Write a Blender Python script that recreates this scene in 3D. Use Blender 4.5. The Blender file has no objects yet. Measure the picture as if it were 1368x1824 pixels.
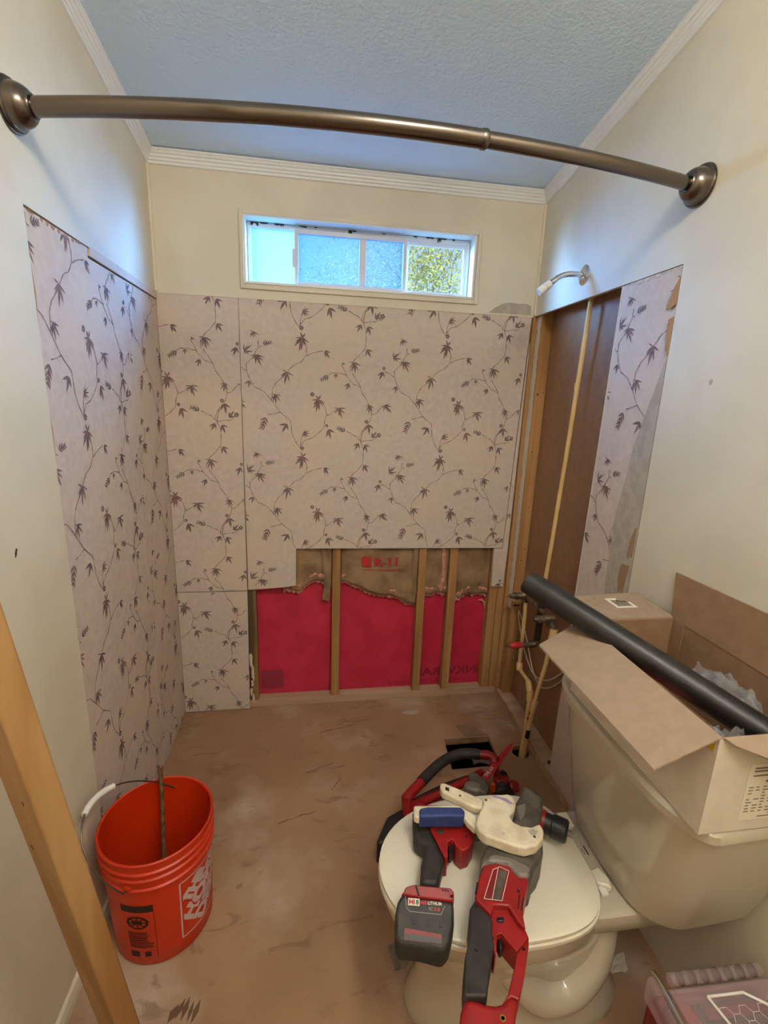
import bpy, bmesh, math, random
from mathutils import Vector, Matrix, noise
random.seed(7)
S = bpy.context.scene
COL = S.collection
PI = math.pi

# ------------------------------------------------------------------ camera
cam_d = bpy.data.cameras.new('camera')
cam = bpy.data.objects.new('camera', cam_d); COL.objects.link(cam)
cam.location = (0.5864, -2.0360, 1.4653)
cam.rotation_mode = 'XYZ'
cam.rotation_euler = (1.3341, -0.0359, -0.1463)
cam_d.sensor_fit = 'VERTICAL'; cam_d.sensor_height = 36.0
cam_d.lens = 840.99 / 1824 * 36.0
cam_d.clip_start = 0.02
S.camera = cam

# ------------------------------------------------------------------ world, daylight, exposure
world = bpy.data.worlds.new('sky'); S.world = world; world.use_nodes = True
wn = world.node_tree; wn.nodes.clear()
sky = wn.nodes.new('ShaderNodeTexSky'); sky.sky_type = 'NISHITA'
sky.sun_disc = False; sky.sun_elevation = math.radians(38); sky.sun_rotation = math.radians(200)
sky.air_density = 1.0; sky.dust_density = 0.6; sky.ozone_density = 2.0
bgn = wn.nodes.new('ShaderNodeBackground'); bgn.inputs['Strength'].default_value = SKY_STRENGTH = 0.2
wo = wn.nodes.new('ShaderNodeOutputWorld')
wn.links.new(sky.outputs[0], bgn.inputs[0]); wn.links.new(bgn.outputs[0], wo.inputs[0])

# unseen area lamps added outside the window, boosting the daylight on the walls
for nm_, lx_ in (('daylight_fill_west', -0.80), ('daylight_fill_east', 2.37)):
    ld_ = bpy.data.lights.new(nm_, 'AREA'); ld_.shape = 'RECTANGLE'; ld_.size = 1.2; ld_.size_y = 1.1
    ld_.energy = 540.0; ld_.color = (0.22, 0.52, 1.0)
    lo_ = bpy.data.objects.new(nm_, ld_); COL.objects.link(lo_)
    lo_.location = (lx_, 0.85, 2.44)
    lo_.rotation_euler = (Vector((0.785, 0.0, 2.0)) - lo_.location).to_track_quat('-Z', 'Z').to_euler()

# sun over the roof, lighting the yard beyond the window
sd_ = bpy.data.lights.new('sun', 'SUN'); sd_.energy = 3.2; sd_.angle = math.radians(1.0); sd_.color = (1.0, 0.95, 0.85)
so_ = bpy.data.objects.new('sun', sd_); COL.objects.link(so_); so_.location = (0, -6, 9)
so_.rotation_euler = Vector((0.45, 0.75, -0.85)).to_track_quat('-Z', 'Y').to_euler()

LAMP_STRENGTH = 96.0
S.view_settings.view_transform = 'Standard'
S.view_settings.look = 'None'
S.view_settings.gamma = 1.0
S.view_settings.use_curve_mapping = False
S.view_settings.exposure = 0.0

# ------------------------------------------------------------------ materials
def lin(c):
    return tuple(((x / 12.92) if x <= 0.04045 else ((x + 0.055) / 1.055) ** 2.4) for x in c)
def C8(r, g, b): return lin((r / 255, g / 255, b / 255))
def mat(name, col, rough=0.6, metal=0.0, col2=None, scale=8.0, detail=4.0, lo=0.4, hi=0.6, bump=0.0, bscale=60.0,
        spec=0.5, coat=0.0, col3=None, scale3=2.0, lo3=0.5, hi3=0.7, stretch=None, bdist=0.002):
    m = bpy.data.materials.new(name); m.use_nodes = True
    n = m.node_tree.nodes; l = m.node_tree.links
    b = n['Principled BSDF']
    b.inputs['Base Color'].default_value = (*col, 1); b.inputs['Roughness'].default_value = rough
    b.inputs['Metallic'].default_value = metal
    b.inputs['Specular IOR Level'].default_value = spec
    b.inputs['Coat Weight'].default_value = coat
    tc = None
    def coords():
        nonlocal tc
        if tc is None:
            t = n.new('ShaderNodeTexCoord'); tc = t.outputs['Object']
            if stretch:
                mp = n.new('ShaderNodeMapping'); mp.inputs['Scale'].default_value = stretch
                l.new(tc, mp.inputs[0]); tc = mp.outputs[0]
        return tc
    def ramp(sc, lo, hi, det):
        t = n.new('ShaderNodeTexNoise'); t.inputs['Scale'].default_value = sc; t.inputs['Detail'].default_value = det
        l.new(coords(), t.inputs['Vector'])
        r = n.new('ShaderNodeMapRange'); r.inputs[1].default_value = lo; r.inputs[2].default_value = hi
        l.new(t.outputs['Fac'], r.inputs[0]); return r.outputs[0]
    cur = None
    if col2 is not None:
        mx = n.new('ShaderNodeMix'); mx.data_type = 'RGBA'
        mx.inputs[6].default_value = (*col, 1); mx.inputs[7].default_value = (*col2, 1)
        l.new(ramp(scale, lo, hi, detail), mx.inputs[0]); cur = mx.outputs[2]
    if col3 is not None:
        mx = n.new('ShaderNodeMix'); mx.data_type = 'RGBA'
        if cur is not None: l.new(cur, mx.inputs[6])
        else: mx.inputs[6].default_value = (*col, 1)
        mx.inputs[7].default_value = (*col3, 1)
        l.new(ramp(scale3, lo3, hi3, 6), mx.inputs[0]); cur = mx.outputs[2]
    if cur is not None: l.new(cur, b.inputs['Base Color'])
    if bump > 0:
        t = n.new('ShaderNodeTexNoise'); t.inputs['Scale'].default_value = bscale; t.inputs['Detail'].default_value = 3
        l.new(coords(), t.inputs['Vector'])
        bp = n.new('ShaderNodeBump'); bp.inputs['Strength'].default_value = bump; bp.inputs['Distance'].default_value = bdist
        l.new(t.outputs['Fac'], bp.inputs['Height']); l.new(bp.outputs[0], b.inputs['Normal'])
    return m
def mat_wood(name, c1, c2, axis=2, rough=0.75, c3=None):
    st = [26.0, 26.0, 26.0]; st[axis] = 1.6
    return mat(name, c1, rough, col2=c2, scale=1.0, detail=6, lo=0.35, hi=0.65, stretch=tuple(st), bump=0.15, bscale=2.0,
               col3=c3, scale3=0.35, lo3=0.52, hi3=0.62)
def mat_clear(name, tint, alpha=0.25, rough=0.12, tcol=(1, 1, 1)):
    m = bpy.data.materials.new(name); m.use_nodes = True
    n = m.node_tree.nodes; l = m.node_tree.links; n.clear()
    tr = n.new('ShaderNodeBsdfTransparent'); tr.inputs[0].default_value = (*tcol, 1)
    p = n.new('ShaderNodeBsdfPrincipled'); p.inputs['Base Color'].default_value = (*tint, 1); p.inputs['Roughness'].default_value = rough
    mx = n.new('ShaderNodeMixShader'); mx.inputs[0].default_value = alpha
    o = n.new('ShaderNodeOutputMaterial')
    l.new(tr.outputs[0], mx.inputs[1]); l.new(p.outputs[0], mx.inputs[2]); l.new(mx.outputs[0], o.inputs[0]); return m
def mat_frost(name, tint, see=0.25):
    # obscured glass: mostly scatters the daylight on, a little passes straight
    m = bpy.data.materials.new(name); m.use_nodes = True
    n = m.node_tree.nodes; l = m.node_tree.links; n.clear()
    tr = n.new('ShaderNodeBsdfTransparent'); tr.inputs[0].default_value = (*tint, 1)
    tl = n.new('ShaderNodeBsdfTranslucent'); tl.inputs[0].default_value = (*tint, 1)
    gl = n.new('ShaderNodeBsdfGlossy'); gl.inputs['Roughness'].default_value = 0.3
    t = n.new('ShaderNodeTexNoise'); t.inputs['Scale'].default_value = 220
    tc = n.new('ShaderNodeTexCoord'); l.new(tc.outputs['Object'], t.inputs['Vector'])
    bp = n.new('ShaderNodeBump'); bp.inputs['Strength'].default_value = 0.5; bp.inputs['Distance'].default_value = 0.003
    l.new(t.outputs['Fac'], bp.inputs['Height']); l.new(bp.outputs[0], tl.inputs['Normal']);
    m1 = n.new('ShaderNodeMixShader'); m1.inputs[0].default_value = see
    m2 = n.new('ShaderNodeMixShader'); m2.inputs[0].default_value = 0.025
    o = n.new('ShaderNodeOutputMaterial')
    l.new(tl.outputs[0], m1.inputs[1]); l.new(tr.outputs[0], m1.inputs[2])
    l.new(m1.outputs[0], m2.inputs[1]); l.new(gl.outputs[0], m2.inputs[2]); l.new(m2.outputs[0], o.inputs[0]); return m
def mat_emit(name, col, strength):
    m = bpy.data.materials.new(name); m.use_nodes = True
    n = m.node_tree.nodes; l = m.node_tree.links; n.clear()
    e = n.new('ShaderNodeEmission'); e.inputs[0].default_value = (*col, 1); e.inputs[1].default_value = strength
    o = n.new('ShaderNodeOutputMaterial'); l.new(e.outputs[0], o.inputs[0]); return m

M = dict(
    cream=mat('cream_paint', C8(214, 206, 185), 0.55, col2=C8(208, 199, 178), scale=5, bump=0.12, bscale=260, bdist=0.001),
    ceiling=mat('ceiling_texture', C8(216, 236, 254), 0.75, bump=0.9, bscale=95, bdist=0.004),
    trim=mat('white_trim_paint', C8(226, 226, 222), 0.4),
    paper=mat('wallpaper', C8(203, 188, 177), 0.8, col2=C8(194, 178, 168), scale=45, lo=0.35, hi=0.65, col3=C8(206, 187, 166), scale3=3.2, lo3=0.45, hi3=0.75, bump=0.15, bscale=300, bdist=0.0006),
    leafd=mat('print_leaf_dark', C8(104, 90, 92), 0.8, col2=C8(128, 108, 104), scale=70),
    leafr=mat('print_leaf_russet', C8(140, 106, 98), 0.8, col2=C8(116, 94, 90), scale=60),
    vine=mat('print_vine', C8(134, 114, 104), 0.8),
    bare=mat('bare_board_paper', C8(176, 166, 152), 0.9, col2=C8(165, 154, 140), scale=30),
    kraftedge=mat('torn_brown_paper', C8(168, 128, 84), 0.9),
    void=mat('dark_cavity', C8(28, 20, 16), 0.95),
    hardboard=mat('brown_hardboard', C8(146, 110, 82), 0.42, col2=C8(138, 102, 76), scale=30, bump=0.05, bscale=400),
    stud=mat_wood('pine_stud', C8(178, 134, 86), C8(150, 104, 58), 2),
    studx=mat_wood('pine_plate', C8(188, 158, 130), C8(168, 136, 108), 0),
    studdirty=mat_wood('pine_stud_dirty', C8(170, 128, 80), C8(146, 104, 58), 2, c3=C8(84, 66, 44)),
    plaster=mat('white_plaster_residue', C8(206, 196, 180), 0.9, bump=0.6, bscale=120),
    wrap=mat('pink_house_wrap', C8(200, 46, 74), 0.5, col2=C8(186, 38, 64), scale=9, bump=0.4, bscale=7, bdist=0.01),
    wrapink=mat('house_wrap_ink', C8(146, 32, 52), 0.6),
    wrapink2=mat('house_wrap_ink_block', C8(146, 44, 66), 0.6),
    kraft=mat('kraft_facing', C8(156, 128, 98), 0.36, col2=C8(126, 100, 74), scale=9, bump=0.5, bscale=26, bdist=0.008),
    fibre=mat('pink_fibreglass', C8(214, 160, 140), 0.95, col2=C8(190, 128, 110), scale=60, bump=1.0, bscale=140, bdist=0.006),
    redink=mat('red_ink', C8(176, 40, 40), 0.7),
    nickel=mat('brushed_nickel', C8(114, 104, 96), 0.24, metal=1.0),
    chrome=mat('chrome', C8(215, 215, 215), 0.08, metal=1.0),
    whiteplastic=mat('white_plastic', C8(226, 224, 216), 0.35),
    alu=mat('aluminium_frame', C8(206, 210, 214), 0.4),
    mildew=mat('mildew', C8(62, 54, 44), 0.9),
    cpvc=mat('cream_cpvc', C8(218, 186, 128), 0.45, col2=C8(205, 172, 112), scale=14),
    bronze=mat('tarnished_bronze', C8(122, 104, 82), 0.5, metal=0.6, col2=C8(88, 74, 58), scale=40, bump=0.3, bscale=120),
    blackiron=mat('black_iron', C8(52, 40, 32), 0.5, metal=0.3),
    redtape=mat('red_tape', C8(190, 36, 40), 0.5),
    cable=mat('white_cable', C8(196, 180, 158), 0.6),
    porc=mat('porcelain', C8(186, 175, 155), 0.12, coat=0.4),
    porclid=mat('toilet_seat_plastic', C8(224, 216, 196), 0.22, coat=0.2),
    orange=mat('orange_plastic', C8(198, 48, 7), 0.42, col2=C8(190, 43, 5), scale=6),
    inkblack=mat('black_print', C8(44, 18, 12), 0.6),
    inkwhite=mat('white_print', C8(200, 178, 176), 0.6),
    steel=mat('wire_steel', C8(96, 88, 78), 0.4, metal=0.8),
    rustrod=mat('weathered_steel', C8(136, 112, 80), 0.5, metal=0.4, col2=C8(96, 76, 52), scale=60),
    lumber=mat_wood('lumber', C8(172, 132, 84), C8(156, 116, 70), 2, c3=C8(150, 104, 54)),
    card=mat('cardboard', C8(154, 131, 110), 0.85, col2=C8(147, 125, 104), scale=40, bump=0.05, bscale=200),
    cardin=mat('cardboard_inside', C8(142, 110, 80), 0.85, col2=C8(135, 104, 75), scale=30),
    cardwhite=mat('white_cardboard', C8(208, 196, 178), 0.8, col2=C8(201, 188, 170), scale=20),
    label=mat('paper_label', C8(216, 206, 186), 0.8),
    abs=mat('black_abs', C8(26, 24, 21), 0.42, col2=C8(36, 33, 29), scale=18, bump=0.2, bscale=60),
    bag=mat_clear('clear_poly', (0.6, 0.62, 0.65), 0.12, 0.06),
    red=mat('tool_red', C8(150, 24, 24), 0.42, col2=C8(138, 20, 20), scale=25),
    darkred=mat('tool_dark_red', C8(120, 14, 16), 0.5),
    rubber=mat('tool_black_rubber', C8(34, 31, 28), 0.6, col2=C8(48, 43, 38), scale=40, bump=0.15, bscale=150),
    black=mat('tool_black', C8(24, 22, 22), 0.45),
    dusty=mat('dusty_grey_metal', C8(92, 84, 74), 0.55, col2=C8(66, 60, 52), scale=30, bump=0.25, bscale=60),
    grey=mat('tool_grey', C8(120, 112, 100), 0.5, metal=0.2),
    blade=mat('red_blade', C8(170, 30, 46), 0.4),
    cutter=mat('scuffed_white', C8(224, 212, 186), 0.45, col2=C8(206, 190, 160), scale=28, col3=C8(150, 130, 140), scale3=22, lo3=0.64, hi3=0.74),
    blue=mat('blue_grip', C8(44, 62, 118), 0.6, col2=C8(36, 50, 100), scale=60, bump=0.3, bscale=200),
    clearcase=mat_clear('clear_case_plastic', (0.70, 0.56, 0.58), 0.20, 0.10, (0.96, 0.9, 0.9)),
    frostL=mat_frost('obscured_glass_single', (0.76, 0.95, 1.0), 0.92),
    frostM=mat_frost('obscured_glass_double', (0.52, 0.72, 0.90), 0.95),
    glass=mat_clear('clear_glass', (0.6, 0.75, 0.9), 0.05, 0.02),
    bark=mat('tree_bark', C8(120, 104, 92), 0.9),
    leaf=mat('spring_leaf', C8(186, 208, 84), 0.6, col2=C8(222, 222, 120), scale=2.5),
    bulb=mat_emit('lamp_glass_lit', (1.0, 0.905, 0.775), LAMP_STRENGTH),
)
def floor_material():
    m = mat('subfloor_board', C8(166, 130, 98), 0.7, col2=C8(144, 108, 78), scale=2.2, detail=8, lo=0.35, hi=0.65,
            col3=C8(182, 160, 138), scale3=3.6, lo3=0.52, hi3=0.72, bump=0.25, bscale=40, bdist=0.002)
    n = m.node_tree.nodes; l = m.node_tree.links; b = n['Principled BSDF']
    src = b.inputs['Base Color'].links[0].from_socket
    tc = [x for x in n if x.type == 'TEX_COORD'][0]
    mp = n.new('ShaderNodeMapping'); mp.inputs['Scale'].default_value = (5, 11, 1); mp.inputs['Rotation'].default_value = (0, 0, 0.9)
    l.new(tc.outputs['Object'], mp.inputs[0])
    t = n.new('ShaderNodeTexNoise'); t.inputs['Scale'].default_value = 1.6; t.inputs['Detail'].default_value = 9; t.inputs['Distortion'].default_value = 1.2
    l.new(mp.outputs[0], t.inputs['Vector'])
    r = n.new('ShaderNodeMapRange'); r.inputs[1].default_value = 0.60; r.inputs[2].default_value = 0.70; r.inputs[4].default_value = 0.55
    l.new(t.outputs['Fac'], r.inputs[0])
    mx = n.new('ShaderNodeMix'); mx.data_type = 'RGBA'; mx.inputs[7].default_value = (*C8(112, 84, 62), 1)
    l.new(src, mx.inputs[6]); l.new(r.outputs[0], mx.inputs[0]); l.new(mx.outputs[2], b.inputs['Base Color'])
    return m
M['floor'] = floor_material()

# ------------------------------------------------------------------ mesh helpers
ORIGIN = {}
class MB:
    def __init__(s): s.v = []; s.f = []; s.m = []
    def add(s, vs, fs, mi=0):
        o = len(s.v); s.v += [Vector(p) for p in vs]
        s.f += [tuple(i + o for i in q) for q in fs]; s.m += [mi] * len(fs); return s
    def box(s, x0, x1, y0, y1, z0, z1, mi=0):
        return s.add([(x0,y0,z0),(x1,y0,z0),(x1,y1,z0),(x0,y1,z0),(x0,y0,z1),(x1,y0,z1),(x1,y1,z1),(x0,y1,z1)],
                     [(0,3,2,1),(4,5,6,7),(0,1,5,4),(1,2,6,5),(2,3,7,6),(3,0,4,7)], mi)
    def prism(s, bottom, top, mi=0):
        n = len(bottom); vs = list(bottom) + list(top)
        return s.add(vs, [tuple(reversed(range(n))), tuple(range(n, 2*n))] + [(i, (i+1) % n, n+(i+1) % n, n+i) for i in range(n)], mi)
    def ext(s, poly, axis, a, b, mi=0):
        # polygon in the plane across `axis`, extruded from a to b
        def P(u, v, w): return {0: (w, u, v), 1: (u, w, v), 2: (u, v, w)}[axis]
        return s.prism([P(u, v, a) for u, v in poly], [P(u, v, b) for u, v in poly], mi)
    def tube(s, pts, r, n=14, caps=True, mi=0):
        pts = [Vector(p) for p in pts]; N = len(pts)
        rs = r if isinstance(r, (list, tuple)) else [r] * N
        up = None; vs = []
        for i, p in enumerate(pts):
            t = (pts[min(i+1, N-1)] - pts[max(i-1, 0)]).normalized()
            if up is None:
                a = Vector((0, 0, 1)) if abs(t.z) < 0.9 else Vector((1, 0, 0)); up = (a - t * a.dot(t)).normalized()
            else: up = (up - t * up.dot(t)).normalized()
            sd_ = t.cross(up)
            for k in range(n):
                an = 2 * PI * k / n; vs.append(p + (up * math.cos(an) + sd_ * math.sin(an)) * rs[i])
        fs = [(i*n+k, i*n+(k+1) % n, (i+1)*n+(k+1) % n, (i+1)*n+k) for i in range(N-1) for k in range(n)]
        if caps: fs += [tuple(reversed(range(n))), tuple(range((N-1)*n, N*n))]
        return s.add(vs, fs, mi)
    def lathe(s, prof, origin=(0,0,0), axis=(0,0,1), n=40, mi=0):
        ax = Vector(axis).normalized(); q = Vector((0,0,1)).rotation_difference(ax); o = Vector(origin); vs = []
        for r, h in prof:
            for k in range(n):
                a = 2*PI*k/n; vs.append(o + q @ Vector((r*math.cos(a), r*math.sin(a), h)))
        N = len(prof)
        fs = [(i*n+k, i*n+(k+1) % n, (i+1)*n+(k+1) % n, (i+1)*n+k) for i in range(N-1) for k in range(n)]
        if prof[0][0] > 1e-6: fs.append(tuple(reversed(range(n))))
        if prof[-1][0] > 1e-6: fs.append(tuple(range((N-1)*n, N*n)))
        return s.add(vs, fs, mi)
    def loft(s, rings, caps=True, mi=0):
        n = len(rings[0]); vs = [p for r in rings for p in r]; N = len(rings)
        fs = [(i*n+k, i*n+(k+1) % n, (i+1)*n+(k+1) % n, (i+1)*n+k) for i in range(N-1) for k in range(n)]
        if caps: fs += [tuple(reversed(range(n))), tuple(range((N-1)*n, N*n))]
        return s.add(vs, fs, mi)
    def grid(s, fn, nu, nv, mi=0):
        vs = [fn(i/nu, j/nv) for j in range(nv+1) for i in range(nu+1)]; w = nu+1
        return s.add(vs, [(j*w+i, j*w+i+1, (j+1)*w+i+1, (j+1)*w+i) for j in range(nv) for i in range(nu)], mi)
    def build(s, name, material, parent=None, smooth=False, bevel=0.0, seg=2, label=None, angle=30, fix=True, subsurf=0):
        me = bpy.data.meshes.new(name); o = bpy.data.objects.new(name, me); COL.objects.link(o)
        if parent is not None:
            off = ORIGIN[parent.name]; o.parent = parent
        else:
            lo = [min(v[i] for v in s.v) for i in range(3)]; hi = [max(v[i] for v in s.v) for i in range(3)]
            off = Vector(((lo[0]+hi[0])/2, (lo[1]+hi[1])/2, lo[2])); o.location = off
        ORIGIN[o.name] = off
        me.from_pydata([v - off for v in s.v], [], s.f)
        mats = material if isinstance(material, (list, tuple)) else [material]
        for m_ in mats: me.materials.append(M[m_] if isinstance(m_, str) else m_)
        if len(mats) > 1: me.polygons.foreach_set('material_index', s.m)
        if fix:
            bm = bmesh.new(); bm.from_mesh(me); bmesh.ops.recalc_face_normals(bm, faces=bm.faces); bm.to_mesh(me); bm.free()
        if bevel > 0:
            md = o.modifiers.new('bevel', 'BEVEL'); md.width = bevel; md.segments = seg; md.limit_method = 'ANGLE'; md.angle_limit = math.radians(angle)
            md.use_clamp_overlap = True
        if subsurf:
            md = o.modifiers.new('sub', 'SUBSURF'); md.levels = subsurf; md.render_levels = subsurf
        if smooth or bevel > 0:
            for p in me.polygons: p.use_smooth = True
            if not subsurf:
                try: me.set_sharp_from_angle(angle=math.radians(38))
                except Exception: pass
        if label: o['label'] = label
        me.update(); return o
def thing(name, label, cat, loc=(0, 0, 0), group=None):
    o = bpy.data.objects.new(name, None); COL.objects.link(o); o.location = loc
    o.empty_display_size = 0.05
    ORIGIN[o.name] = Vector(loc); o['label'] = label; o['category'] = cat
    if group: o['group'] = group
    return o
def tag(o, label, cat, group=None):
    o['label'] = label; o['category'] = cat
    if group: o['group'] = group
    return o
def struct(o, label=None):
    o['kind'] = 'structure'
    if label: o['label'] = label
    return o
def cut(o, cutter):
    # carve a mesh by another and drop the cutter for good
    cm = cutter.build('cutter', 'void')
    md = o.modifiers.new('cut', 'BOOLEAN'); md.operation = 'DIFFERENCE'; md.object = cm; md.solver = 'EXACT'
    dg = bpy.context.evaluated_depsgraph_get(); dg.update()
    me = bpy.data.meshes.new_from_object(o.evaluated_get(dg)); old = o.data
    o.modifiers.remove(md); o.data = me; me.name = old.name
    bpy.data.meshes.remove(old); cmd = cm.data; bpy.data.objects.remove(cm); bpy.data.meshes.remove(cmd)
def text_geo(txt, size, bold=0.0, shear=0.0, spacing=1.0, res=2):
    cu = bpy.data.curves.new('txt', 'FONT'); cu.body = txt; cu.size = size; cu.offset = bold; cu.shear = shear
    cu.space_character = spacing; cu.resolution_u = res; cu.fill_mode = 'FRONT'
    o = bpy.data.objects.new('txt', cu); COL.objects.link(o)
    dg = bpy.context.evaluated_depsgraph_get(); dg.update()
    me = o.evaluated_get(dg).to_mesh()
    vs = [v.co.copy() for v in me.vertices]; fs = [tuple(p.vertices) for p in me.polygons]
    o.evaluated_get(dg).to_mesh_clear(); bpy.data.objects.remove(o); bpy.data.curves.remove(cu)
    return vs, fs
def text_on(mb, txt, size, o, ux, uy, off=0.0006, bold=0.0, mirror=False, center=False, width=None, shear=0.0, mi=0):
    vs, fs = text_geo(txt, size, bold, shear)
    if not vs: return
    w0 = min(v.x for v in vs); w1 = max(v.x for v in vs)
    sx = (width / (w1 - w0)) if width else 1.0
    ux = Vector(ux).normalized(); uy = Vector(uy).normalized(); nn = ux.cross(uy)
    out = []
    for v in vs:
        x = (v.x - w0) * sx
        if center: x -= (w1 - w0) * sx / 2
        if mirror: x = (w1 - w0) * sx - x
        out.append(Vector(o) + ux * x + uy * v.y + nn * off)
    mb.add(out, fs, mi)
def spl(pts, n=7):
    P_ = [Vector(p) for p in pts]; out = []
    for i in range(len(P_)-1):
        p0, p1, p2, p3 = P_[max(i-1, 0)], P_[i], P_[i+1], P_[min(i+2, len(P_)-1)]
        for k in range(n):
            s = k/n; out.append(.5*((2*p1)+(-p0+p2)*s+(2*p0-5*p1+4*p2-p3)*s*s+(-p0+3*p1-3*p2+p3)*s**3))
    out.append(P_[-1]); return out
def clip(poly, x0, x1, y0, y1):
    for ax, val, sg in ((0, x0, 1), (0, x1, -1), (1, y0, 1), (1, y1, -1)):
        out = []
        for i, a in enumerate(poly):
            b = poly[(i+1) % len(poly)]
            ia = (a[ax]-val)*sg >= 0; ib = (b[ax]-val)*sg >= 0
            if ia: out.append(a)
            if ia != ib:
                t = (val-a[ax])/(b[ax]-a[ax]); out.append((a[0]+(b[0]-a[0])*t, a[1]+(b[1]-a[1])*t))
        poly = out
        if len(poly) < 3: return []
    return poly
W = 1.524      # width between the two side walls
def ceil_z(y): return 2.2463 + 0.046 + 0.1564 * (-y)
YR = -3.15     # wall behind the camera
VINES= [[(-0.046, 0.229), (-0.048, 0.203), (-0.064, 0.172), (-0.097, 0.138), (-0.094, 0.105), (-0.084, 0.082), (-0.065, 0.052), (-0.029, 0.033), (0.0, 0.0), (0.033, -0.044), (0.075, -0.078), (0.082, -0.131), (0.095, -0.166), (0.114, -0.193)], [(-0.096, 0.111), (-0.114, 0.124), (-0.139, 0.133)], [(0.0, 0.0), (0.006, 0.048), (0.023, 0.073), (0.047, 0.094), (0.07, 0.122), (0.087, 0.139), (0.118, 0.154), (0.141, 0.182), (0.144, 0.212), (0.126, 0.247)], [(0.142, 0.18), (0.17, 0.193), (0.209, 0.203)], [(0.033, -0.047), (0.012, -0.054), (-0.014, -0.059)], [(0.116, -0.184), (0.136, -0.16), (0.165, -0.149), (0.193, -0.128), (0.214, -0.106), (0.219, -0.07), (0.227, -0.052), (0.219, -0.024), (0.208, -0.0)], [(0.227, -0.054), (0.247, -0.045), (0.268, -0.026)], [(0.117, -0.187), (0.119, -0.155), (0.13, -0.137)], [(-0.037, 0.206), (-0.045, 0.211)], [(0.311, 0.361), (0.334, 0.348), (0.353, 0.34), (0.369, 0.322), (0.386, 0.379)], [(0.37, 0.32), (0.399, 0.324), (0.424, 0.325), (0.445, 0.344)], [(0.37, 0.319), (0.384, 0.287), (0.384, 0.25), (0.381, 0.22), (0.357, 0.192), (0.333, 0.167), (0.324, 0.146), (0.322, 0.125)], [(0.286, 0.151), (0.299, 0.128), (0.309, 0.104), (0.334, 0.078), (0.365, 0.065)], [(0.304, 0.113), (0.27, 0.12), (0.245, 0.119), (0.227, 0.106)], [(0.33, 0.119), (0.349, 0.095), (0.365, 0.067), (0.374, 0.041), (0.404, -0.002), (0.414, -0.043), (0.409, -0.072), (0.396, -0.09), (0.372, -0.124), (0.362, -0.157)], [(0.414, -0.045), (0.433, -0.041), (0.45, -0.022), (0.472, -0.007)]]
LEAVES= [(-0.065, 0.263, 0.021, -60, 's'), (-0.028, 0.219, 0.024, 10, 'f'), (-0.103, 0.187, 0.024, 150, 's'), (-0.06, 0.176, 0.029, -30, 's'), (-0.146, 0.132, 0.022, -120, 'p'), (-0.141, 0.145, 0.008, 0, 'b'), (-0.086, 0.075, 0.018, -110, 'p'), (0.063, 0.115, 0.033, -90, 's'), (0.126, 0.25, 0.037, -110, 'c'), (0.216, 0.204, 0.022, -20, 'p'), (0.015, 0.025, 0.024, -50, 's'), (-0.024, -0.07, 0.035, -110, 'f'), (0.061, -0.094, 0.025, -160, 'p'), (0.127, -0.133, 0.021, 90, 's'), (0.123, -0.193, 0.01, 0, 'b'), (0.234, -0.111, 0.026, -60, 'p'), (0.226, -0.097, 0.008, 0, 'b'), (0.191, 0.01, 0.036, -90, 'c'), (0.166, 0.03, 0.01, 0, 'b'), (0.275, -0.022, 0.029, -30, 's'), (0.304, 0.362, 0.025, 160, 'f'), (0.363, 0.312, 0.021, -150, 'p'), (0.39, 0.306, 0.022, -50, 'p'), (0.419, 0.337, 0.021, 150, 'p'), (0.449, 0.348, 0.011, 0, 'b'), (0.388, 0.217, 0.022, -45, 'p'), (0.337, 0.164, 0.028, -60, 's'), (0.286, 0.156, 0.01, 90, 'p'), (0.231, 0.105, 0.025, -150, 'f'), (0.263, 0.116, 0.013, -110, 'p'), (0.317, 0.08, 0.019, -140, 'p'), (0.406, -0.006, 0.024, -90, 's'), (0.47, -0.004, 0.028, 20, 's'), (0.489, -0.019, 0.009, -80, 'p'), (0.403, -0.087, 0.026, -70, 'p'), (0.394, -0.076, 0.009, 0, 'b')]
HPER, VPER = 0.603, 0.479
def leaflet(cx, cy, L, ang, w=0.26):
    d = (math.cos(ang), math.sin(ang)); n = (-d[1], d[0])
    pts = []
    for t, s in ((0, .12), (.3, 1), (.6, .8), (1, 0), (.6, -.8), (.3, -1), (0, -.12)):
        pts.append((cx + d[0]*L*t + n[0]*L*w*.5*s, cy + d[1]*L*t + n[1]*L*w*.5*s))
    return pts
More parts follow.
